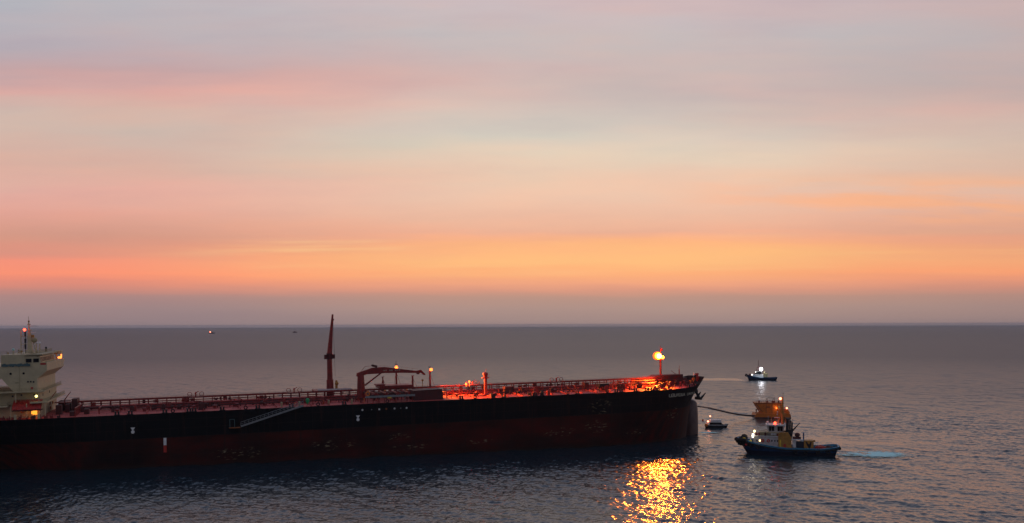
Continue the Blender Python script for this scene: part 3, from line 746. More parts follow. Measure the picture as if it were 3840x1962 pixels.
def crane_near():
    x, y = 111.6, -6.
    t = MB(); t.tube((x, y, DK), (x, y, 22), 1.45, 1.4, 16); t.tube((x, y, 22), (x - .05, y, 26.4), 1.4, 1.15, 16)
    o = t.build('deck_crane', 'gear_red', ship); o['label'] = 'red deck crane with its jib lowered level'
    j = MB()
    j.prism([(x - 1.6, 25.4), (x - 1.4, 26.6), (x + 1.5, 27.5), (x + 4.0, 28.3), (x + 8.8, 28.5), (x + 15, 27.5), (x + 21.5, 26.5), (x + 21.5, 25.8), (x + 15, 26.1), (x + 9, 26.2), (x + 2, 26.0), (x + .5, 25.5)], y - .85, y + .85)
    j.prism([(x + 20.8, 26.6), (x + 22.4, 27.0), (x + 24.2, 25.2), (x + 23.7, 24.9), (x + 22.2, 26.0), (x + 21.6, 25.3), (x + 20.9, 25.4)], y - .6, y + .6)
    J = j.build('crane_jib', 'gear_red', o)
    MB().box((x + 5.2, y, 28.9), (1.6, 1.8, .8), 0, .25).box((x + 4.4, y, 29.2), (.8, 1., .6)).build('jib_winch', 'dark_red', J)
    MB().tube((x + 1.4, y - .3, 22), (x + 7.6, y - .3, 26.4), .34, .24).build('luffing_ram', 'gear_red', J)
    MB().rail([(x + 7, y - .9, 28.4), (x + 15, y - .9, 27.5), (x + 21, y - .9, 26.6)], .8, 1.6, .03, 1).build('railing', 'gear_red', J)
    q = MB()
    for i in range(9):
        if i not in (2, 5): q.box((x + 8.5 + i * .72, y - .88, 27.2 + .04 * (i % 2)), (.42, .06, .42))
    q.build('jib_lettering', 'letter', J)
    MB().bar((x - .6, y, 26.2), (x + 1.6, y, 28.9), .12, .12).bar((x + 1.6, y, 28.9), (x + 4.6, y, 29.0), .1, .1).build('jib_stay', 'gear_red', J)
crane_near()
# derrick posts, two of them carrying lamps
def post(x, y, z, r=.35, stays=True, lamp=None):
    q = MB().tube((x, y, DK), (x, y, z), r, r * .8, 10)
    if stays: q.tube((x, y, z - .8), (x + 2.4, y + 1, DK + 2), .06, None, 4).tube((x, y, z - .8), (x - 1.6, y - 1, DK + 2), .05, None, 4)
    q.box((x, y, z - .1), (1.0, 1.0, .2))
    o = q.build('derrick_post', 'gear_red', ship)
    return o
p1 = post(126.5, 3, 27.0, .42); post(132.8, 3, 24.4, .42); post(121.3, 3, 24.4, .3); p3 = post(139.6, 3, 25.9, .42)
MB().bar((121.3, 3, 24.2), (120.6, 3, 20), .15, .15).bar((121.3, 3, 24.2), (122.0, 3, 20), .15, .15).build('post_brace', 'gear_red', ship)
MB().lathe((126.5, 2.6, 27.2), [(.25, 0), (.62, .2), (.56, .9), (.25, 1.15)], 10).build('flood_lamp', 'lamp_amber', p1)
MB().box((126.5, 2.9, 28.9), (.9, .9, .3)).tube((126.5, 3, 28.9), (126.5, 3, 30.2), .06, None, 5).build('lamp_hood', 'black', p1)
MB().lathe((140.0, 2.5, 25.9), [(.25, 0), (.6, .2), (.56, .9), (.25, 1.1)], 10).build('flood_lamp', 'lamp_amber', p3)
MB().box((139.5, 2.9, 27.4), (.9, .9, .25)).build('lamp_hood', 'black', p3)
light(ship, (126.5, 1.2, 27.8), 120, (1, .35, .08), .4)
light(ship, (141.2, 2.0, 25.4), 190000, (1, .20, .03), .5, 122, (1, -.62, -.32), .8)
MB().tube((136, 0, 19.6), (136, 0, 22.4), .12).ball((136, 0, 22.6), .45, 8, 5).build('signal_ball', 'ochre', ship)
# red vent mast
q = MB().tube((156.9, -14, DK), (156.9, -14, 23.4), .62, .55, 12).lathe((156.9, -14, 23.2), [(.6, 0), (1.5, .2), (1.5, .45), (.75, .6), (.8, 1.2), (1.05, 1.6), (.9, 2.2), (.3, 2.4)], 14)
q.tube((158.2, -14, 23.5), (158.5, -14, 25), .05, None, 4).tube((156.9, -14, 25), (157.2, -14, 27), .05, None, 4).lathe((156.9, -14, DK), [(1.3, 0), (1.3, .6), (.7, 1.)], 12)
q.build('vent_mast', 'bright_red', ship)
MB().box((157.2, -22.2, DK + .7), (1.6, .9, 1.5)).build('deck_locker', 'black', ship)
for x in (171.5, 173.5, 176.5, 179): MB().box((x, -21.4, DK + .7), (1.1, .8, random.uniform(1.0, 1.9))).build('deck_locker', random.choice(['black', 'bright_red', 'dark_red']), ship)
MB().span(166, 169.5, -9, -6, DK, 19.4).build('deck_store', 'dark_red', ship)
MB().span(198.5, 200.2, -10, -7, DK, 19.9).build('deck_store', 'dark_red', ship)

# forecastle
q = MB(); q.prism([(226, 19.9), (231.5, 20.0), (234.5, 21.0), (246, 21.0), (246, 19.0), (244, 18.6), (226, 18.6)], -1.5, 4); q.span(238, 245.6, -2, 4.5, DK, 19.)
q.build('breakwater', 'dark_red', ship)
q = MB(); q.span(234, 251.2, 4.6, 8.0, DK, 19.0); q.build('chain_locker', 'dark_red', ship)
fm = MB().tube((236.5, 0, DK), (236.5, 0, 29.4), .5, .42, 12).tube((236.5, 0, 29.4), (236.7, 0, 32.4), .16, .12).box((237.0, 0, 31.4), (1.0, .4, .9)).box((236.2, -.2, 27.3), (2.6, 1.8, .2)).tube((236.5, 0, 32.2), (236.9, 0, 33.2), .08)
FM = fm.build('foremast', 'gear_red', ship)
MB().ball((235.0, -2.0, 28.9), .95, 16, 9).build('flood_lamp', 'lamp_core', FM, True)
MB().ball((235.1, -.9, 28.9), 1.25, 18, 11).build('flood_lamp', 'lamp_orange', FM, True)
MB().ball((237.1, -.7, 28.3), .6, 12, 7).build('flood_lamp', 'lamp_orange', FM, True)
MB().ball((235.5, .9, 28.9), 1.8, 18, 11).build('halo_globe', 'halo_orange', FM, True)  # added glowing ball behind the lamp, stands for its glare halo
light(ship, (234.4, -2.4, 27.0), 230000, (1, .20, .015), .5, 96, (-.75, -.62, -.85), .7)
q = MB().tube((245.6, 1, DK), (245.6, 1, 23.0), .3, .2).tube((245.6, 1, 23), (245.8, 1, 24.4), .06).tube((244.8, 1, 20.5), (241.8, 1, 22.5), .09)
q.build('jack_staff', 'gear_red', ship)
for x, y, z, a, m_ in ((253.0, -.2, 20.0, 1.2, 'bright_red'), (251.6, -1, 19.6, .9, 'black'), (252.8, -1.4, 18.9, 1.0, 'bright_red'), (250.5, -2, 18.7, .8, 'valve_orange'), (247.5, -4.5, 17.9, .8, 'valve_orange')):
    MB().box((x, y, z), (a, .9, a)).tube((x, y, DK), (x, y, z), .2).box((x + .2, y, z + a * .7), (a * 1.1, .6, a * .5)).build('bow_chock', m_, ship)
MB().tube((251.2, -1.2, 19.8), (251.2, -1.2, 21.0), .12).ball((251.2, -1.2, 21.2), .3, 8, 5).build('bow_lamp', 'white', ship)
for i in range(34):
    x = random.uniform(206, 249); y = -random.uniform(.1, .9) * half(x, DK); h_ = random.uniform(.5, 1.9)
    q = MB()
    if i % 3 == 0: q.lathe((x, y, DK), [(.3, 0), (.3, h_), (.5, h_ + .1), (.5, h_ + .3)], 10)
    elif i % 3 == 1: q.box((x, y, DK + h_ / 2), (random.uniform(.5, 1.6), random.uniform(.4, 1.), h_), random.uniform(0, 1))
    else: q.tube((x, y, DK + h_), (x + random.uniform(-3, 3), y + random.uniform(-3, 3), DK + h_ * .5), .12, None, 6).tube((x, y, DK), (x, y, DK + h_), .15)
    q.build('forecastle_fitting', random.choice(['gear_red', 'dark_red', 'dark_red', 'deck_red']), ship)
# rails along both edges
e = []
for s in range(-30, 238, 4): e.append((s, half(s, DK) - .15, DK))
MB().rail([e[i] for i in range(0, len(e), 3)] + [e[-1]], 1.1, 3., .035, 2).build('railing', 'gear_red', ship)
MB().rail([(s, -y, z) for s, y, z in [e[i] for i in range(0, len(e), 3)] + [e[-1]]], .9, 3., .022, 1).build('railing', 'dark_red', ship)
# gangway hanging along the side
g = MB(); a = Vector((88.9, -24.9, 17.2)); b_ = Vector((68.3, -24.9, 11.2))
for y in (-.55, .55):
    g.bar(a + Vector((0, y, 0)), b_ + Vector((0, y, 0)), .14, .5)
for i in range(40):
    p = a.lerp(b_, (i + .5) / 40); g.box(p, (.3, 1.1, .07))
G = g.build('gangway', 'steel', ship)
q = MB()
for y in (-.55, .55):
    for i in range(17):
        p = a.lerp(b_, i / 16) + Vector((0, y, .2)); q.tube(p, p + Vector((0, 0, 1.2)), .035, None, 4)
    q.tube(a + Vector((0, y, 1.4)), b_ + Vector((0, y, 1.4)), .045, None, 5); q.tube(a + Vector((0, y, .8)), b_ + Vector((0, y, .8)), .03, None, 5)
q.build('gangway_rail', 'steel', G)
MB().span(64.5, 68.1, -25.8, -24.05, 10.75, 10.95).build('gangway_platform', 'orange_dark', G)
MB().path([(64.8, -25.3, 10.9), (64.8, -25.3, 13.7), (66.3, -25.3, 13.7), (66.3, -25.3, 10.9)], .09, 6).build('gangway_frame', 'teal', G)
MB().path([(68.3, -24.9, 12.4), (69.7, -24.4, 16.8)], .04, 4).build('gangway_wire', 'black', G)

# ================================================================ tug hull generator
def tug_hull(L, B, prof, wl_in_b, wl_in_s, mname, parent, draft=1.5, name='hull'):
    """prof(u) -> sheer height; u from -1 stern to 1 bow"""
    m = MB(); n = 40; V = []; F = []; lv = [-draft, 0, .35, .7, 1.]
    def hb(u):
        if u > .35: return B / 2 * max(0, 1 - ((u - .35) / .65) ** 2.3) ** .6
        if u < -.75: return B / 2 * max(0, 1 - .32 * ((-.75 - u) / .25) ** 2)
        return B / 2
    for sd in (-1, 1):
        for q in lv:
            for i in range(n + 1):
                u = -1 + 2 * i / n; h = prof(u)
                t = 0. if q <= 0 else q
                z = q if q <= 0 else q * h
                x = u * L / 2
                if u > 0: x -= (1 - t) * wl_in_b * u ** 3
                else: x += (1 - t) * wl_in_s * (-u) ** 3
                b = hb(u) * (.86 + .14 * t) * (1 if u < .2 else 1 - (1 - t) * .25 * (u - .2) / .8)
                if i == n: b = 0
                V.append((x, sd * b, z))
    w = n + 1
    for s_ in range(2):
        o = s_ * len(lv) * w
        for r in range(len(lv) - 1):
            for i in range(n): F.append((o + r * w + i, o + r * w + i + 1, o + (r + 1) * w + i + 1, o + (r + 1) * w + i))
    o2 = len(lv) * w
    for r in range(len(lv) - 1): F.append((r * w, (r + 1) * w, o2 + (r + 1) * w, o2 + r * w))
    m.add(V, F); h = m.build(name, mname, parent)
    for p in h.data.polygons: p.use_smooth = True
    return h, hb

# ---------- near tug
tug = thing('tugboat', (96.9, 333.9, 0), (0, 0, R(166.0)), 'large blue tug with ochre casing, white wheelhouse and tall mast, bow towards the tanker', 'tugboat', 'tugs standing by the tanker')
def tp(u): return 2.75 + (.0 if u < -.0 else 2.9 * max(0, (u - .0)) ** 1.35 * .95) + (.75 * max(0, (-u - .62) / .38) ** 1.2 if u < -.62 else 0)
TH, thb = tug_hull(34.2, 10.6, tp, 3.4, 1.2, 'tug_hull', tug, 1.6)
def tdeck():
    d = MB(); V = []; F = []
    us = [-.985 + i * .0985 * .97 * 2 / 2 for i in range(21)]
    us = [-.985 + i * (1.945 / 24) for i in range(25)]
    for u in us:
        b = thb(u) * .96; z = tp(u) - .95
        V += [(u * 17.1, -b, z), (u * 17.1, b, z)]
    for i in range(len(us) - 1): F.append((2 * i, 2 * i + 1, 2 * i + 3, 2 * i + 2))
    d.add(V, F).build('deck', 'gear_red', tug)
    # light blue bulwark cap and black fender belt following the sheer
    for m_, dz, out, w_, h_, nm in (('tug_light_blue', .03, .0, .34, .2, 'bulwark_cap'), ('rubber', -.62, .16, .36, .42, 'fender_belt')):
        q = MB()
        for sd in (-1, 1):
            pts = [Vector((u * 17.1 + (out if u > .9 else 0), sd * (thb(u) + out), tp(u) + dz)) for u in [-1 + i / 20 for i in range(41)]]
            for a_, c_ in zip(pts[:-1], pts[1:]): q.bar(a_, c_, w_, h_)
        q.bar((-17.1 - out, -thb(-1), tp(-1) + dz), (-17.1 - out, thb(-1), tp(-1) + dz), w_, h_)
        q.build(nm, m_, tug)
    # light blue inner face of the bulwark
    q = MB()
    for sd in (-1, 1):
        for i in range(40):
            u0 = -1 + i / 20 * .985; u1 = -1 + (i + 1) / 20 * .985
            a_ = Vector((u0 * 17.0, sd * (thb(u0) - .12), tp(u0) - .45)); c_ = Vector((u1 * 17.0, sd * (thb(u1) - .12), tp(u1) - .45))
            if (c_ - a_).length > .01: q.bar(a_, c_, .1, .9)
    q.build('bulwark', 'tug_light_blue', tug)
tdeck()
# heavy bow fender and tyres
q = MB()
for k, z in ((0, 4.9), (1, 4.2), (2, 3.5)):
    pts = [Vector((u * 17.1 + .35 - k * .55, sd * (thb(u) * (1 - .05 * k)), z)) for sd, us in ((-1, [.78, .85, .92, .97, 1.]), (1, [.97, .92, .85, .78])) for u in us]
    q.path(pts, .72, 8)
q.build('bow_fender', 'rubber', tug)
q = MB(); q.tube((-17.3, -3.4, 2.9), (-17.3, 3.4, 2.9), .6, None, 10); q.build('stern_fender', 'rubber', tug)
for x in (12.2, 10, -2.6, -6, -10, -13.5):
    u = x / 17.1; MB().torus((x, thb(u) + .2, tp(u) - 1.3), .5, .2, 'Y', 14, 6).build('tyre_fender', 'rubber', tug)
    MB().torus((x, -thb(u) - .2, tp(u) - 1.3), .5, .2, 'Y', 14, 6).build('tyre_fender', 'rubber', tug)
# bow winch, bollard and reels
MB().tube((14.6, -1.5, 5.4), (14.6, 1.5, 5.4), .95, None, 16).tube((14.6, -1.7, 5.4), (14.6, -1.5, 5.4), 1.2, None, 16).tube((14.6, 1.5, 5.4), (14.6, 1.7, 5.4), 1.2, None, 16).box((14.8, 0, 4.4), (3.4, 3.8, .9)).build('bow_winch', 'black', tug)
MB().tube((14.7, 1.72, 5.2), (14.7, 1.8, 5.2), .6, None, 12).build('winch_hub', 'yellow', tug)
MB().box((12.9, 1.8, 4.9), (2.4, 1.4, 1.0)).build('deck_box', 'tug_blue', tug)
MB().ball((12.5, 3.5, 4.6), .62, 10, 6).build('mooring_buoy', 'yellow', tug)
MB().box((12.3, 3.7, 4.0), (1.4, 1., .8)).build('deck_locker', 'black', tug)
MB().box((14.0, 3.9, 3.5), (.7, .5, .5)).build('hull_badge', 'flag_red', tug)
# deckhouse
dh = MB(); dh.prism([(11.6, 3.1), (11.4, 6.3), (2.6, 6.5), (2.6, 2.2), (9, 2.4)], -3.6, 3.6)
DH = dh.build('deckhouse', 'tug_white', tug)
MB().span(2.4, 11.9, -3.9, 3.9, 6.52, 6.68).build('deckhouse_roof', 'white', tug)
for x, m_ in ((8.3, 'bright_red'), (6.4, 'bright_red')):
    MB().torus((x, 3.66, 5.0), .42, .17).build('lifebuoy', m_, tug)
for x in (10.3, 9.3, 5.2, 4.2, 3.3): MB().box((x, 3.62, 5.0), (.45, .08, .55)).build('deckhouse_window', 'window' if x != 9.3 else 'lamp_warm', DH)
MB().span(2.6, 9.5, -3.0, 3.0, 6.7, 7.9).build('upper_deckhouse', 'cream_dark', tug)
MB().rail([(11.6, 3.7, 6.7), (2.8, 3.7, 6.7)], 1., .9, .045, 3).rail([(11.6, -3.7, 6.7), (11.6, 3.7, 6.7)], 1., .9, .045, 3).build('railing', 'dark_red', tug)
MB().box((4.6, 3.2, 7.3), (1.9, .5, .7)).build('liferaft', 'white', tug)
MB().tube((11.3, 2.9, 5.6), (11.3, 2.9, 8.0), .14).build('lamp_post', 'white', tug)
MB().ball((11.1, 3.0, 8.2), .42, 10, 6).build('deck_lamp', 'lamp_warm', tug)
MB().ball((11.6, 3.2, 7.1), .38, 10, 6).box((11.7, 3.3, 6.4), (.6, .6, .8)).build('deck_lamp', 'lamp_small_white', tug)
light(tug, (11.4, 4.4, 7.4), 60, (1, .85, .6), .3)
# wheelhouse with slanted windows
def frustum(m, x0, x1, y, z0, z1, gx, gy):
    v = [(x0, -y, z0), (x1, -y, z0), (x1, y, z0), (x0, y, z0), (x0 - gx, -y - gy, z1), (x1 + gx, -y - gy, z1), (x1 + gx, y + gy, z1), (x0 - gx, y + gy, z1)]
    return m.add(v, [(0, 3, 2, 1), (4, 5, 6, 7), (0, 1, 5, 4), (1, 2, 6, 5), (2, 3, 7, 6), (3, 0, 4, 7)])
WT = frustum(MB(), 1.4, 6.2, 2.1, 7.9, 10.3, .7, .5).build('wheelhouse', 'tug_white', tug)
for i in range(5):
    x = 1.55 + i * .95
    for sd in (-1, 1):
        q = MB(); q.add([(x, sd * 2.22, 8.3), (x + .74, sd * 2.22, 8.3), (x + .80 + .1 * (i > 2), sd * 2.60, 10.0), (x - .05 - .1 * (i < 2), sd * 2.60, 10.0),
                         (x, sd * 2.1, 8.3), (x + .74, sd * 2.1, 8.3), (x + .80, sd * 2.4, 10.0), (x - .05, sd * 2.4, 10.0)],
                        [(0, 1, 2, 3), (4, 7, 6, 5), (0, 4, 5, 1), (1, 5, 6, 2), (2, 6, 7, 3), (3, 7, 4, 0)])
        if i != 2: q.build('wheelhouse_window', 'window', WT)
for y in (-1.5, -.5, .5, 1.5):
    MB().add([(6.38, y - .38, 8.4), (6.38, y + .38, 8.4), (6.88, y + .42, 10.0), (6.88, y - .42, 10.0), (6.2, y - .38, 8.4), (6.2, y + .38, 8.4), (6.7, y + .42, 10.), (6.7, y - .42, 10.)],
             [(0, 1, 2, 3), (4, 7, 6, 5), (0, 4, 5, 1), (1, 5, 6, 2), (2, 6, 7, 3), (3, 7, 4, 0)]).build('wheelhouse_window', 'window', WT)
MB().span(.4, 7.2, -2.8, 2.8, 10.31, 10.62).build('wheelhouse_roof', 'white', tug)
MB().box((4.1, 2.3, 11.0), (.7, .7, .6)).ball((4.1, 2.5, 11.2), .42, 10, 6).build('red_lamp', 'lamp_red', tug)
MB().tube((6.6, 1.8, 10.6), (6.6, 1.8, 11.1), .3).ball((6.6, 1.8, 11.4), .4, 10, 6).build('search_lamp', 'white', tug)
# mast
mm = MB().tube((1.5, .4, 10.6), (1.5, .4, 20.2), .5, .34, 10).tube((.2, -.6, 10.6), (1.4, .3, 16.2), .12).tube((2.9, 1.2, 10.6), (1.6, .5, 17.0), .12).box((1.5, .4, 16.6), (1.8, 1.3, .15)).box((1.1, .4, 14.2), (1.2, 1.0, .7)).bar((.4, .4, 15.5), (2.8, .4, 15.5), .14, .14).bar((.6, .4, 12.6), (3.4, .4, 12.6), .16, .16).box((1.5, .4, 18), (1.2, .7, .12)).tube((3.4, .4, 10.6), (1.6, .4, 15), .1).tube((5.3, .4, 10.6), (5.3, .4, 13), .07)
mm.tube((3.2, .4, 12.6), (3.2, .4, 13.5), .1).tube((1.3, .4, 20.2), (1.25, .4, 21.6), .06)
TM = mm.build('mast', 'ochre', tug)
MB().ball((2.2, .6, 19.6), .45, 10, 6).build('mast_lamp', 'lamp_redorange', TM)
MB().box((3.3, .4, 12.9), (2.0, .2, .2)).build('radar_scanner', 'white', TM)
for i in range(14):
    z = 11 + i * .62; mm2 = MB() if i == 0 else mm2; mm2.bar((1.75, .4, z), (2.15, .4, z), .07, .07)
mm2.tube((2.15, .4, 10.6), (2.15, .4, 19.5), .05, None, 5); mm2.build('mast_ladder', 'orange_dark', TM)
for x, y, h_ in ((6.3, -1.6, 2.4), (5.4, 2.2, 1.6), (2.6, 2.3, 1.3), (.9, 2.0, 2.6), (6.8, .6, 1.2), (3.1, -2, 3.4)):
    MB().tube((x, y, 10.6), (x, y, 10.6 + h_), .06, None, 5).box((x, y, 10.6 + h_), (.35, .35, .25)).build('antenna', random.choice(['steel', 'dark_red', 'black']), tug)
for x, y, z, m_ in ((10.4, 2.6, 6.68, 'dark_red'), (9.6, 3.2, 6.68, 'gear_red'), (8.6, 2.9, 6.68, 'cream_dark'), (7.4, 3.3, 6.68, 'dark_red'), (6.2, 3.1, 6.68, 'steel'), (3.2, 3.3, 6.68, 'gear_red')):
    h_ = random.uniform(.4, 1.1); MB().box((x, y, z + h_ / 2), (random.uniform(.4, .9), .5, h_)).tube((x, y, z + h_), (x, y, z + h_ + .35), .09, None, 6).build('deck_fitting', m_, tug)
MB().rail([(6.8, 2.7, 10.62), (.6, 2.7, 10.62)], .7, 1.0, .035, 2).build('railing', 'steel', tug)
MB().rail([(2.4, 4.4, 2.0), (-1.3, 4.4, 2.0)], 1.0, .9, .04, 3).build('railing', 'ochre', tug)
for x in (-5.6, -9.2, -12.6, -15.3, -1.9):
    MB().tube((x, 4.4, 1.9), (x, 4.4, 3.0), .2, None, 8).tube((x - .7, 4.4, 1.9), (x - .7, 4.4, 3.0), .2, None, 8).box((x - .35, 4.4, 2.6), (1.5, .25, .18)).build('bollard', 'black', tug)
# ochre engine casing and black stacks
for y0, y1 in ((2.35, 4.2), (-4.2, -2.35)): MB().prism([(3.0, 2.0), (3.1, 7.2), (2.2, 8.0), (-.3, 8.0), (-1.3, 6.2), (-1.5, 2.0)], y0, y1).build('engine_casing', 'ochre', tug)
MB().box((2.4, 4.24, 4.2), (.5, .1, 2.6)).build('casing_stripe', 'yellow', tug)
MB().box((.9, 4.24, 3.4), (.8, .12, 1.4)).build('fire_box', 'bright_red', tug)
q = MB()
for x, y in ((.2, 1.4), (-.9, .5), (-.3, -1.2), (-1.5, 1.8)): q.tube((x, y, 6.5), (x - .2, y, 13.0 - abs(x)), .33, .28, 8)
for z in (8.5, 9.6, 10.7, 11.8): q.bar((.5, 1.6, z), (-2.0, 1.6, z - .5), .12, .12).bar((.4, 0, z), (-1.9, 1.8, z), .1, .1)
q.box((-.4, 1.0, 12.6), (1.6, 1.4, .5)); q.box((-1.0, 1.6, 8.2), (1.8, 1.2, 1.4)); q.bar((.6, 1.7, 8), (-2.1, 1.7, 12.8), .1, .1)
q.build('exhaust_stack', 'black', tug)
q = MB().bar((-1.0, 2.0, 7.6), (-4.3, 2.2, 11.4), .6, .7, .2, .2).tube((-1.2, 2, 5), (-1.2, 2, 7.7), .4); q.build('deck_crane', 'black', tug)
MB().ball((-3.4, 2.4, 7.2), .95, 12, 7, .8).box((-3.2, 2.2, 6.0), (2.8, 1.4, 1.)).build('rescue_boat', 'dark_red', tug)
MB().box((-2.4, 2.6, 4.0), (1.3, .9, 2.6)).box((-2.9, 2.6, 5.6), (3.4, 2.4, .3)).build('stack_base', 'white', tug)
MB().bar((-3.0, 3.9, 2.4), (-2.0, 3.9, 4.2), .16, .3).build('stair', 'white', tug)
MB().box((-4.2, 2.2, 3.7), (2.6, 2.0, 2.6)).build('aft_house', 'tug_dark', tug)
MB().tube((-5.5, 2.2, 5), (-5.5, 2.2, 8), .22).build('ventilator', 'tug_blue', tug)
MB().box((-4.9, 2.5, 5.3), (1.0, .9, .8)).build('aft_lamp_box', 'white', tug)
# towing winch, ropes
MB().box((-7.2, 1.4, 3.6), (3.2, 3.6, 3.5)).box((-9.1, 1.8, 5.1), (.7, .8, .6)).build('towing_winch', 'ochre', tug)
q = MB(); q.bar((-6.3, 3.24, 4.9), (-7.4, 3.24, 2.8), .1, .5); q.bar((-7.9, 3.24, 4.9), (-7.4, 3.24, 2.6), .1, .5); q.box((-7.2, 3.24, 3.9), (1.4, .1, .5)); q.build('winch_brace', 'black', tug)
for x, y, r in ((-10.2, 2.2, 1.0), (-11.9, 2.4, 1.1), (-11.2, .4, 1.0)):
    q = MB()
    for k in range(4): q.torus((x, y, 2.2 + k * .32), r - .1 * k, .22, 'Z', 16, 6)
    q.ball((x, y, 3.0), .7, 8, 5); q.build('rope_coil', 'bright_red', tug)
for x, y in ((-13.3, 2.0), (-14.6, 1.4), (-13.8, -.6)):
    q = MB()
    for k in range(3): q.torus((x, y, 2.5 + k * .3), .7, .2, 'Z', 14, 6)
    q.build('rope_coil', 'dark_red', tug)
MB().box((-14.8, 2.6, 3.1), (.9, .7, .7)).build('deck_locker', 'black', tug)
letters('OUR VIEN'.replace('I', 'l'), lambda t: (10.9 - t, thb((10.9 - t) / 17.1) * .985 + .1, 3.35 + .03 * (10.9 - t)), tug, 'letter', 'bow_lettering', .42, .62)
letters('MAREN', lambda t: (-8.2 - t, 5.38, 1.85), tug, 'tug_light_blue', 'side_lettering', .6, .85)

# ---------- far tug
ft = thing('tugboat', (203.6, 772.3, 0), (0, 0, R(174)), 'small dark tug far out beyond the tanker bow with a bright white floodlight', 'tugboat', 'tugs standing by the tanker')
def fp(u): return 2.2 + (2.4 * u ** 1.5 if u > 0 else 0) + (.5 * (-u) ** 3 if u < 0 else 0)
tug_hull(24.5, 7.6, fp, 2., .8, 'tug_hull', ft, 1.2)
V = []; F = []
for i in range(20):
    u = -.98 + i * .1; b0 = (3.7 if abs(u) < .6 else 3.7 * (1 - ((abs(u) - .6) / .45) ** 2)); V += [(u * 12, -max(b0, .3), fp(u) - .5), (u * 12, max(b0, .3), fp(u) - .5)]
for i in range(19): F.append((2 * i, 2 * i + 1, 2 * i + 3, 2 * i + 2))
MB().add(V, F).build('deck', 'tug_light_blue', ft)
MB().span(-1.0, 7.5, -2.4, 2.4, 2.1, 4.8).build('deckhouse', 'white', ft)
frustum(MB(), .5, 5.0, 1.7, 4.8, 7.3, .4, .3).build('wheelhouse', 'steel', ft)
MB().span(.6, 5.0, 1.9, 2.05, 5.6, 6.7).build('wheelhouse_window', 'window', ft)
MB().tube((2.6, 0, 7.3), (2.5, 0, 16.4), .22, .14).bar((.9, 0, 10.2), (4.2, 0, 10.2), .2, .2).bar((5.6, 0, 4.8), (3, 0, 11.0), .25, .25).build('mast', 'dark_red', ft)
MB().box((-3, 0, 4.2), (3.4, 3, 3.4)).tube((-2.2, 1, 5), (-2.2, 1, 7.4), .5).build('funnel', 'cream_dark', ft)
MB().tube((9.4, -1, 4.6), (9.4, 1, 4.6), .8, None, 12).box((9.4, 0, 4), (2, 2.6, .8)).build('bow_winch', 'dark_red', ft)
MB().torus((12.2, 0, 4.1), .7, .5, 'Y', 12, 6).build('bow_fender', 'rubber', ft)
MB().ball((.6, 1.6, 9.2), 1.35, 14, 8).build('flood_lamp', 'lamp_white', ft, True)
MB().ball((4.9, 1.6, 6.8), .55, 10, 6).build('deck_lamp', 'lamp_small_white', ft)
MB().ball((7.9, 1.9, 4.6), .55, 10, 6).build('deck_lamp', 'lamp_small_white', ft)
light(ft, (.6, 3.4, 9.0), 1500, (.95, .95, 1.), 1.2)

# ---------- orange buoy vessel
ob = thing('loading_buoy', (127.2, 466, 0), (0, 0, R(-4)), 'bright orange floating loading buoy behind the mast of the near tug', 'buoy')
MB().prism([(-8.2, -.6), (-8.2, 1.2), (-7.8, 2.3), (8.4, 2.3), (8.8, 1.2), (8.8, -.6)], -5, 5).build('pontoon', 'orange', ob)
MB().span(-8.3, 8.9, -5.05, 5.05, -.6, .45).build('boot_stripe', 'black', ob)
MB().prism([(-8.1, 7.4), (-7.6, 6.6), (-4.9, 2.3), (4.9, 2.3), (5.3, 7.4)], -4.6, 4.2).build('upper_house', 'orange', ob)
q = MB(); q.bar((-8.0, -4.6, 7.0), (-4.6, -4.65, 3.0), .35, .35); q.bar((-7.9, -4.2, 2.3), (-7.6, -4.2, 4.4), .5, .5); q.bar((-8, -4.2, 4.3), (-6, -4.2, 4.3), .3, .3); q.bar((-8.1, -4.75, 7.35), (5.2, -4.75, 7.35), .3, .35)
for x in (-3, -.2, 2.6): q.bar((x, -4.63, 2.4), (x, -4.63, 7.2), .14, .25)
q.build('strut', 'orange_dark', ob)
MB().prism([(5.31, 2.3), (5.31, 4.5), (7.4, 4.3), (8.4, 3.0), (8.4, 2.3)], -4, 4).build('side_house', 'orange', ob)
MB().rail([(-7.8, -4.4, 7.4), (-4, -4.4, 7.4), (5.2, -4.4, 7.4)], 1., 1.1, .06, 2).build('railing', 'orange_dark', ob)
q = MB()
for x, h_ in ((-5.9, 1.2), (-2.0, 1.8), (.6, 1.5), (1.4, 2.6), (3.5, 1.1)): q.tube((x, -2, 7.4), (x, -2, 7.4 + h_), .12).box((x, -2, 7.8), (.7, .7, .8))
q.build('top_fitting', 'gear_red', ob)
q = MB().torus((-.6, -2, 8.0), 2.1, .1, 'Y', 20, 5); q.box((3.2, -4.68, 5.4), (1.0, .08, 1.2)).build('fitting_panel', 'cream_dark', ob)
for x, z in ((2.2, 1.9), (2.4, 3.1)): MB().box((x, -5.05 if z < 2.3 else -4.68, z), (.5, .1, .5)).build('white_plate', 'white', ob)
MB().ball((1.9, -4.9, 4.9), .3, 10, 6).build('deck_lamp', 'lamp_amber', ob)
MB().ball((7.0, -4.2, 4.9), .42, 10, 6).build('deck_lamp', 'lamp_redorange', ob)
MB().box((-2.1, -4.65, 5.4), (2.2, .08, .8)).build('painted_panel', 'orange_dark', ob)
light(ob, (1.9, -5.8, 5.2), 70, (1, .45, .12), .3)

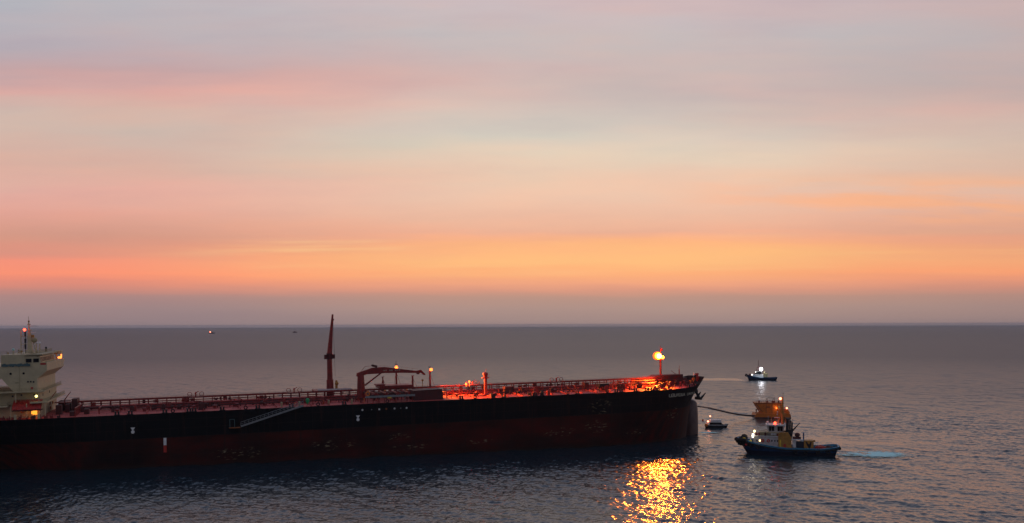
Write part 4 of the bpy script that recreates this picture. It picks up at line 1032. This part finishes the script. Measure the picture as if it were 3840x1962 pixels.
# ---------- small launch by the bow
bt = thing('pilot_boat', (91.0, 421, 0), (0, 0, R(-7)), 'small dark launch with white cabin roof and orange light, close under the tanker bow', 'boat')
tug_hull(10.4, 3.2, lambda u: 1.15 + .45 * max(0, u) ** 2, .9, .2, 'launch_hull', bt, .6)
MB().span(-4.8, 4.3, -1.4, 1.4, .85, 1.0).build('deck', 'steel', bt)
MB().prism([(-3.2, 1.0), (-3.0, 2.5), (1.6, 2.5), (3.0, 1.0)], -1.15, 1.15).build('cabin', 'window', bt)
MB().span(-3.1, 1.9, -1.4, 1.4, 2.3, 3.4).build('cabin_roof', 'white', bt)
MB().span(-4.7, 4.6, -1.56, -1.46, 1.12, 1.3).build('rubbing_strip', 'white', bt)
MB().tube((-2.9, 0, 2.4), (-2.9, 0, 4.8), .06).build('mast', 'steel', bt)
MB().ball((-2.9, -.1, 5.0), .32, 10, 6).build('mast_lamp', 'lamp_redorange', bt)
MB().ball((-3.9, -.6, 2.7), .36, 10, 6).build('stern_lamp', 'lamp_redorange', bt)
MB().ball((-4.7, -1.4, 1.1), .8, 10, 6).build('buoy_fender', 'valve_orange', bt)
MB().tube((-5.1, -1, 1), (-6.1, -1, 3.4), .05).box((-6.2, -1, 3.2), (.7, .06, 1.0)).build('flag', 'flag_red', bt)
light(bt, (-3.6, -1.4, 3.6), 50, (1, .4, .2), .3)

# ---------- two far craft on the horizon
for loc, lab, m_, lm, L in (((-1739, 5486, 0), 'tiny dark boat with a pinkish white light near the horizon on the left', 'black', 'lamp_white', 34), ((-1350, 5884, 0), 'tiny red boat near the horizon right of the lit one', 'dark_red', None, 30)):
    fb = thing('fishing_boat', loc, (0, 0, R(-8)), lab, 'boat', 'distant boats near the horizon')
    MB().prism([(-L / 2, 4.6), (-L / 2 + 2, 0), (L / 2 - 4, 0), (L / 2, 6), (L / 4, 4.6)], -4, 4).build('hull', m_, fb)
    MB().span(-L / 4, L / 8, -3, 3, 4.4, 9).tube((0, 0, 9), (0, 0, 14), .5).build('wheelhouse', m_, fb)
    if lm: MB().ball((-9, -6, 9), 3.2, 10, 6).build('deck_lamp', 'lamp_redorange', fb)

# ---------- floating hawser and hose
hp = [(78.2, 398, 11.4), (84.6, 411, 9.7), (91.4, 425, 7.6), (98.6, 437, 5.4), (105.8, 448, 3.4), (113, 456, 1.9), (119.2, 462.6, 1.1)]
def smooth(pts, k=6):
    o = []
    P_ = [Vector(p) for p in pts]
    for i in range(len(P_) - 1):
        p0 = P_[max(i - 1, 0)]; p1 = P_[i]; p2 = P_[i + 1]; p3 = P_[min(i + 2, len(P_) - 1)]
        for j in range(k):
            t = j / k
            o.append(.5 * ((2 * p1) + (-p0 + p2) * t + (2 * p0 - 5 * p1 + 4 * p2 - p3) * t * t + (-p0 + 3 * p1 - 3 * p2 + p3) * t ** 3))
    return o + [P_[-1]]
h_ = MB(); sp = smooth(hp)
for i, (a_, c_) in enumerate(zip(sp[:-1], sp[1:])): h_.tube(a_, c_, .42 if 6 < i < 34 else .3, None, 8)
tag(h_.build('mooring_hawser', 'tug_dark'), 'dark mooring hawser running from the tanker bow to the orange buoy', 'hawser')

# ---------- foam
def foam_material():
    m = bpy.data.materials.new('foam'); m.use_nodes = True; N = NT(m.node_tree)
    b = N.n['Principled BSDF']; t = N.new('ShaderNodeTexCoord').outputs['Object']; x, y, z = N.sep(t)
    r = N.m('SQRT', N.m('ADD', N.m('MULTIPLY', x, x), N.m('MULTIPLY', y, y)))
    n_ = N.noise(N.xyz(N.m('MULTIPLY', x, 5.), N.m('MULTIPLY', y, 9.), 1.), 1.1, 6, .65)
    al = N.m('MULTIPLY', N.rng(N.m('ADD', N.m('SUBTRACT', n_, .12), N.m('MULTIPLY', N.m('SUBTRACT', .75, r), .5)), .36, .50), N.rng(r, 1., .86))
    b.inputs['Base Color'].default_value = (.50, 1., 1., 1); b.inputs['Roughness'].default_value = .6
    N.put(b.inputs['Alpha'], al); MATS['foam'] = m
foam_material()
def foam(name, cx, cy, rx, ry, lab, rz=0.):
    V = [(0, 0, 0)]; F = []; n = 40; rs = (.35, .7, 1.)
    for r in rs:
        V += [(r * math.cos(2 * math.pi * i / n), r * math.sin(2 * math.pi * i / n), 0) for i in range(n)]
    F = [(0, 1 + i, 1 + (i + 1) % n) for i in range(n)]
    for k in range(2):
        for i in range(n): a_ = 1 + k * n; F.append((a_ + i, a_ + n + i, a_ + n + (i + 1) % n, a_ + (i + 1) % n))
    o = MB().add(V, F).build(name, 'foam'); o.location = (cx, cy, .20); o.scale = (rx, ry, 1); o.rotation_euler = (0, 0, rz)
    tag(o, lab, 'foam', kind='stuff')
foam('wake_foam', 127.6, 332, 14.0, 10.5, 'patch of turquoise propeller wash astern of the near tug', R(-4))
foam('wake_foam', 115.6, 330.4, 4.5, 3.0, 'thin line of turquoise wash just behind the stern fender of the near tug', R(-6))
foam('bow_foam', 82.5, 399.5, 6.0, 3., 'white streak of disturbed water at the foot of the tanker bow')

# ---------- sea haze
hz = MB().span(-22000, 22000, -22000, 22000, -2, 52).build('haze', 'black')
hm = bpy.data.materials.new('haze'); hm.use_nodes = True; H_ = NT(hm.node_tree)
for n in list(H_.n): H_.n.remove(n)
pv = H_.new('ShaderNodeVolumePrincipled'); pv.inputs['Color'].default_value = (.84, .90, 1., 1); pv.inputs['Density'].default_value = .00004
ho = H_.new('ShaderNodeOutputMaterial'); H_.l.new(pv.outputs[0], ho.inputs['Volume'])
hz.data.materials.clear(); hz.data.materials.append(hm); tag(hz, 'thin bluish evening haze lying over the whole sea', 'haze', kind='stuff')
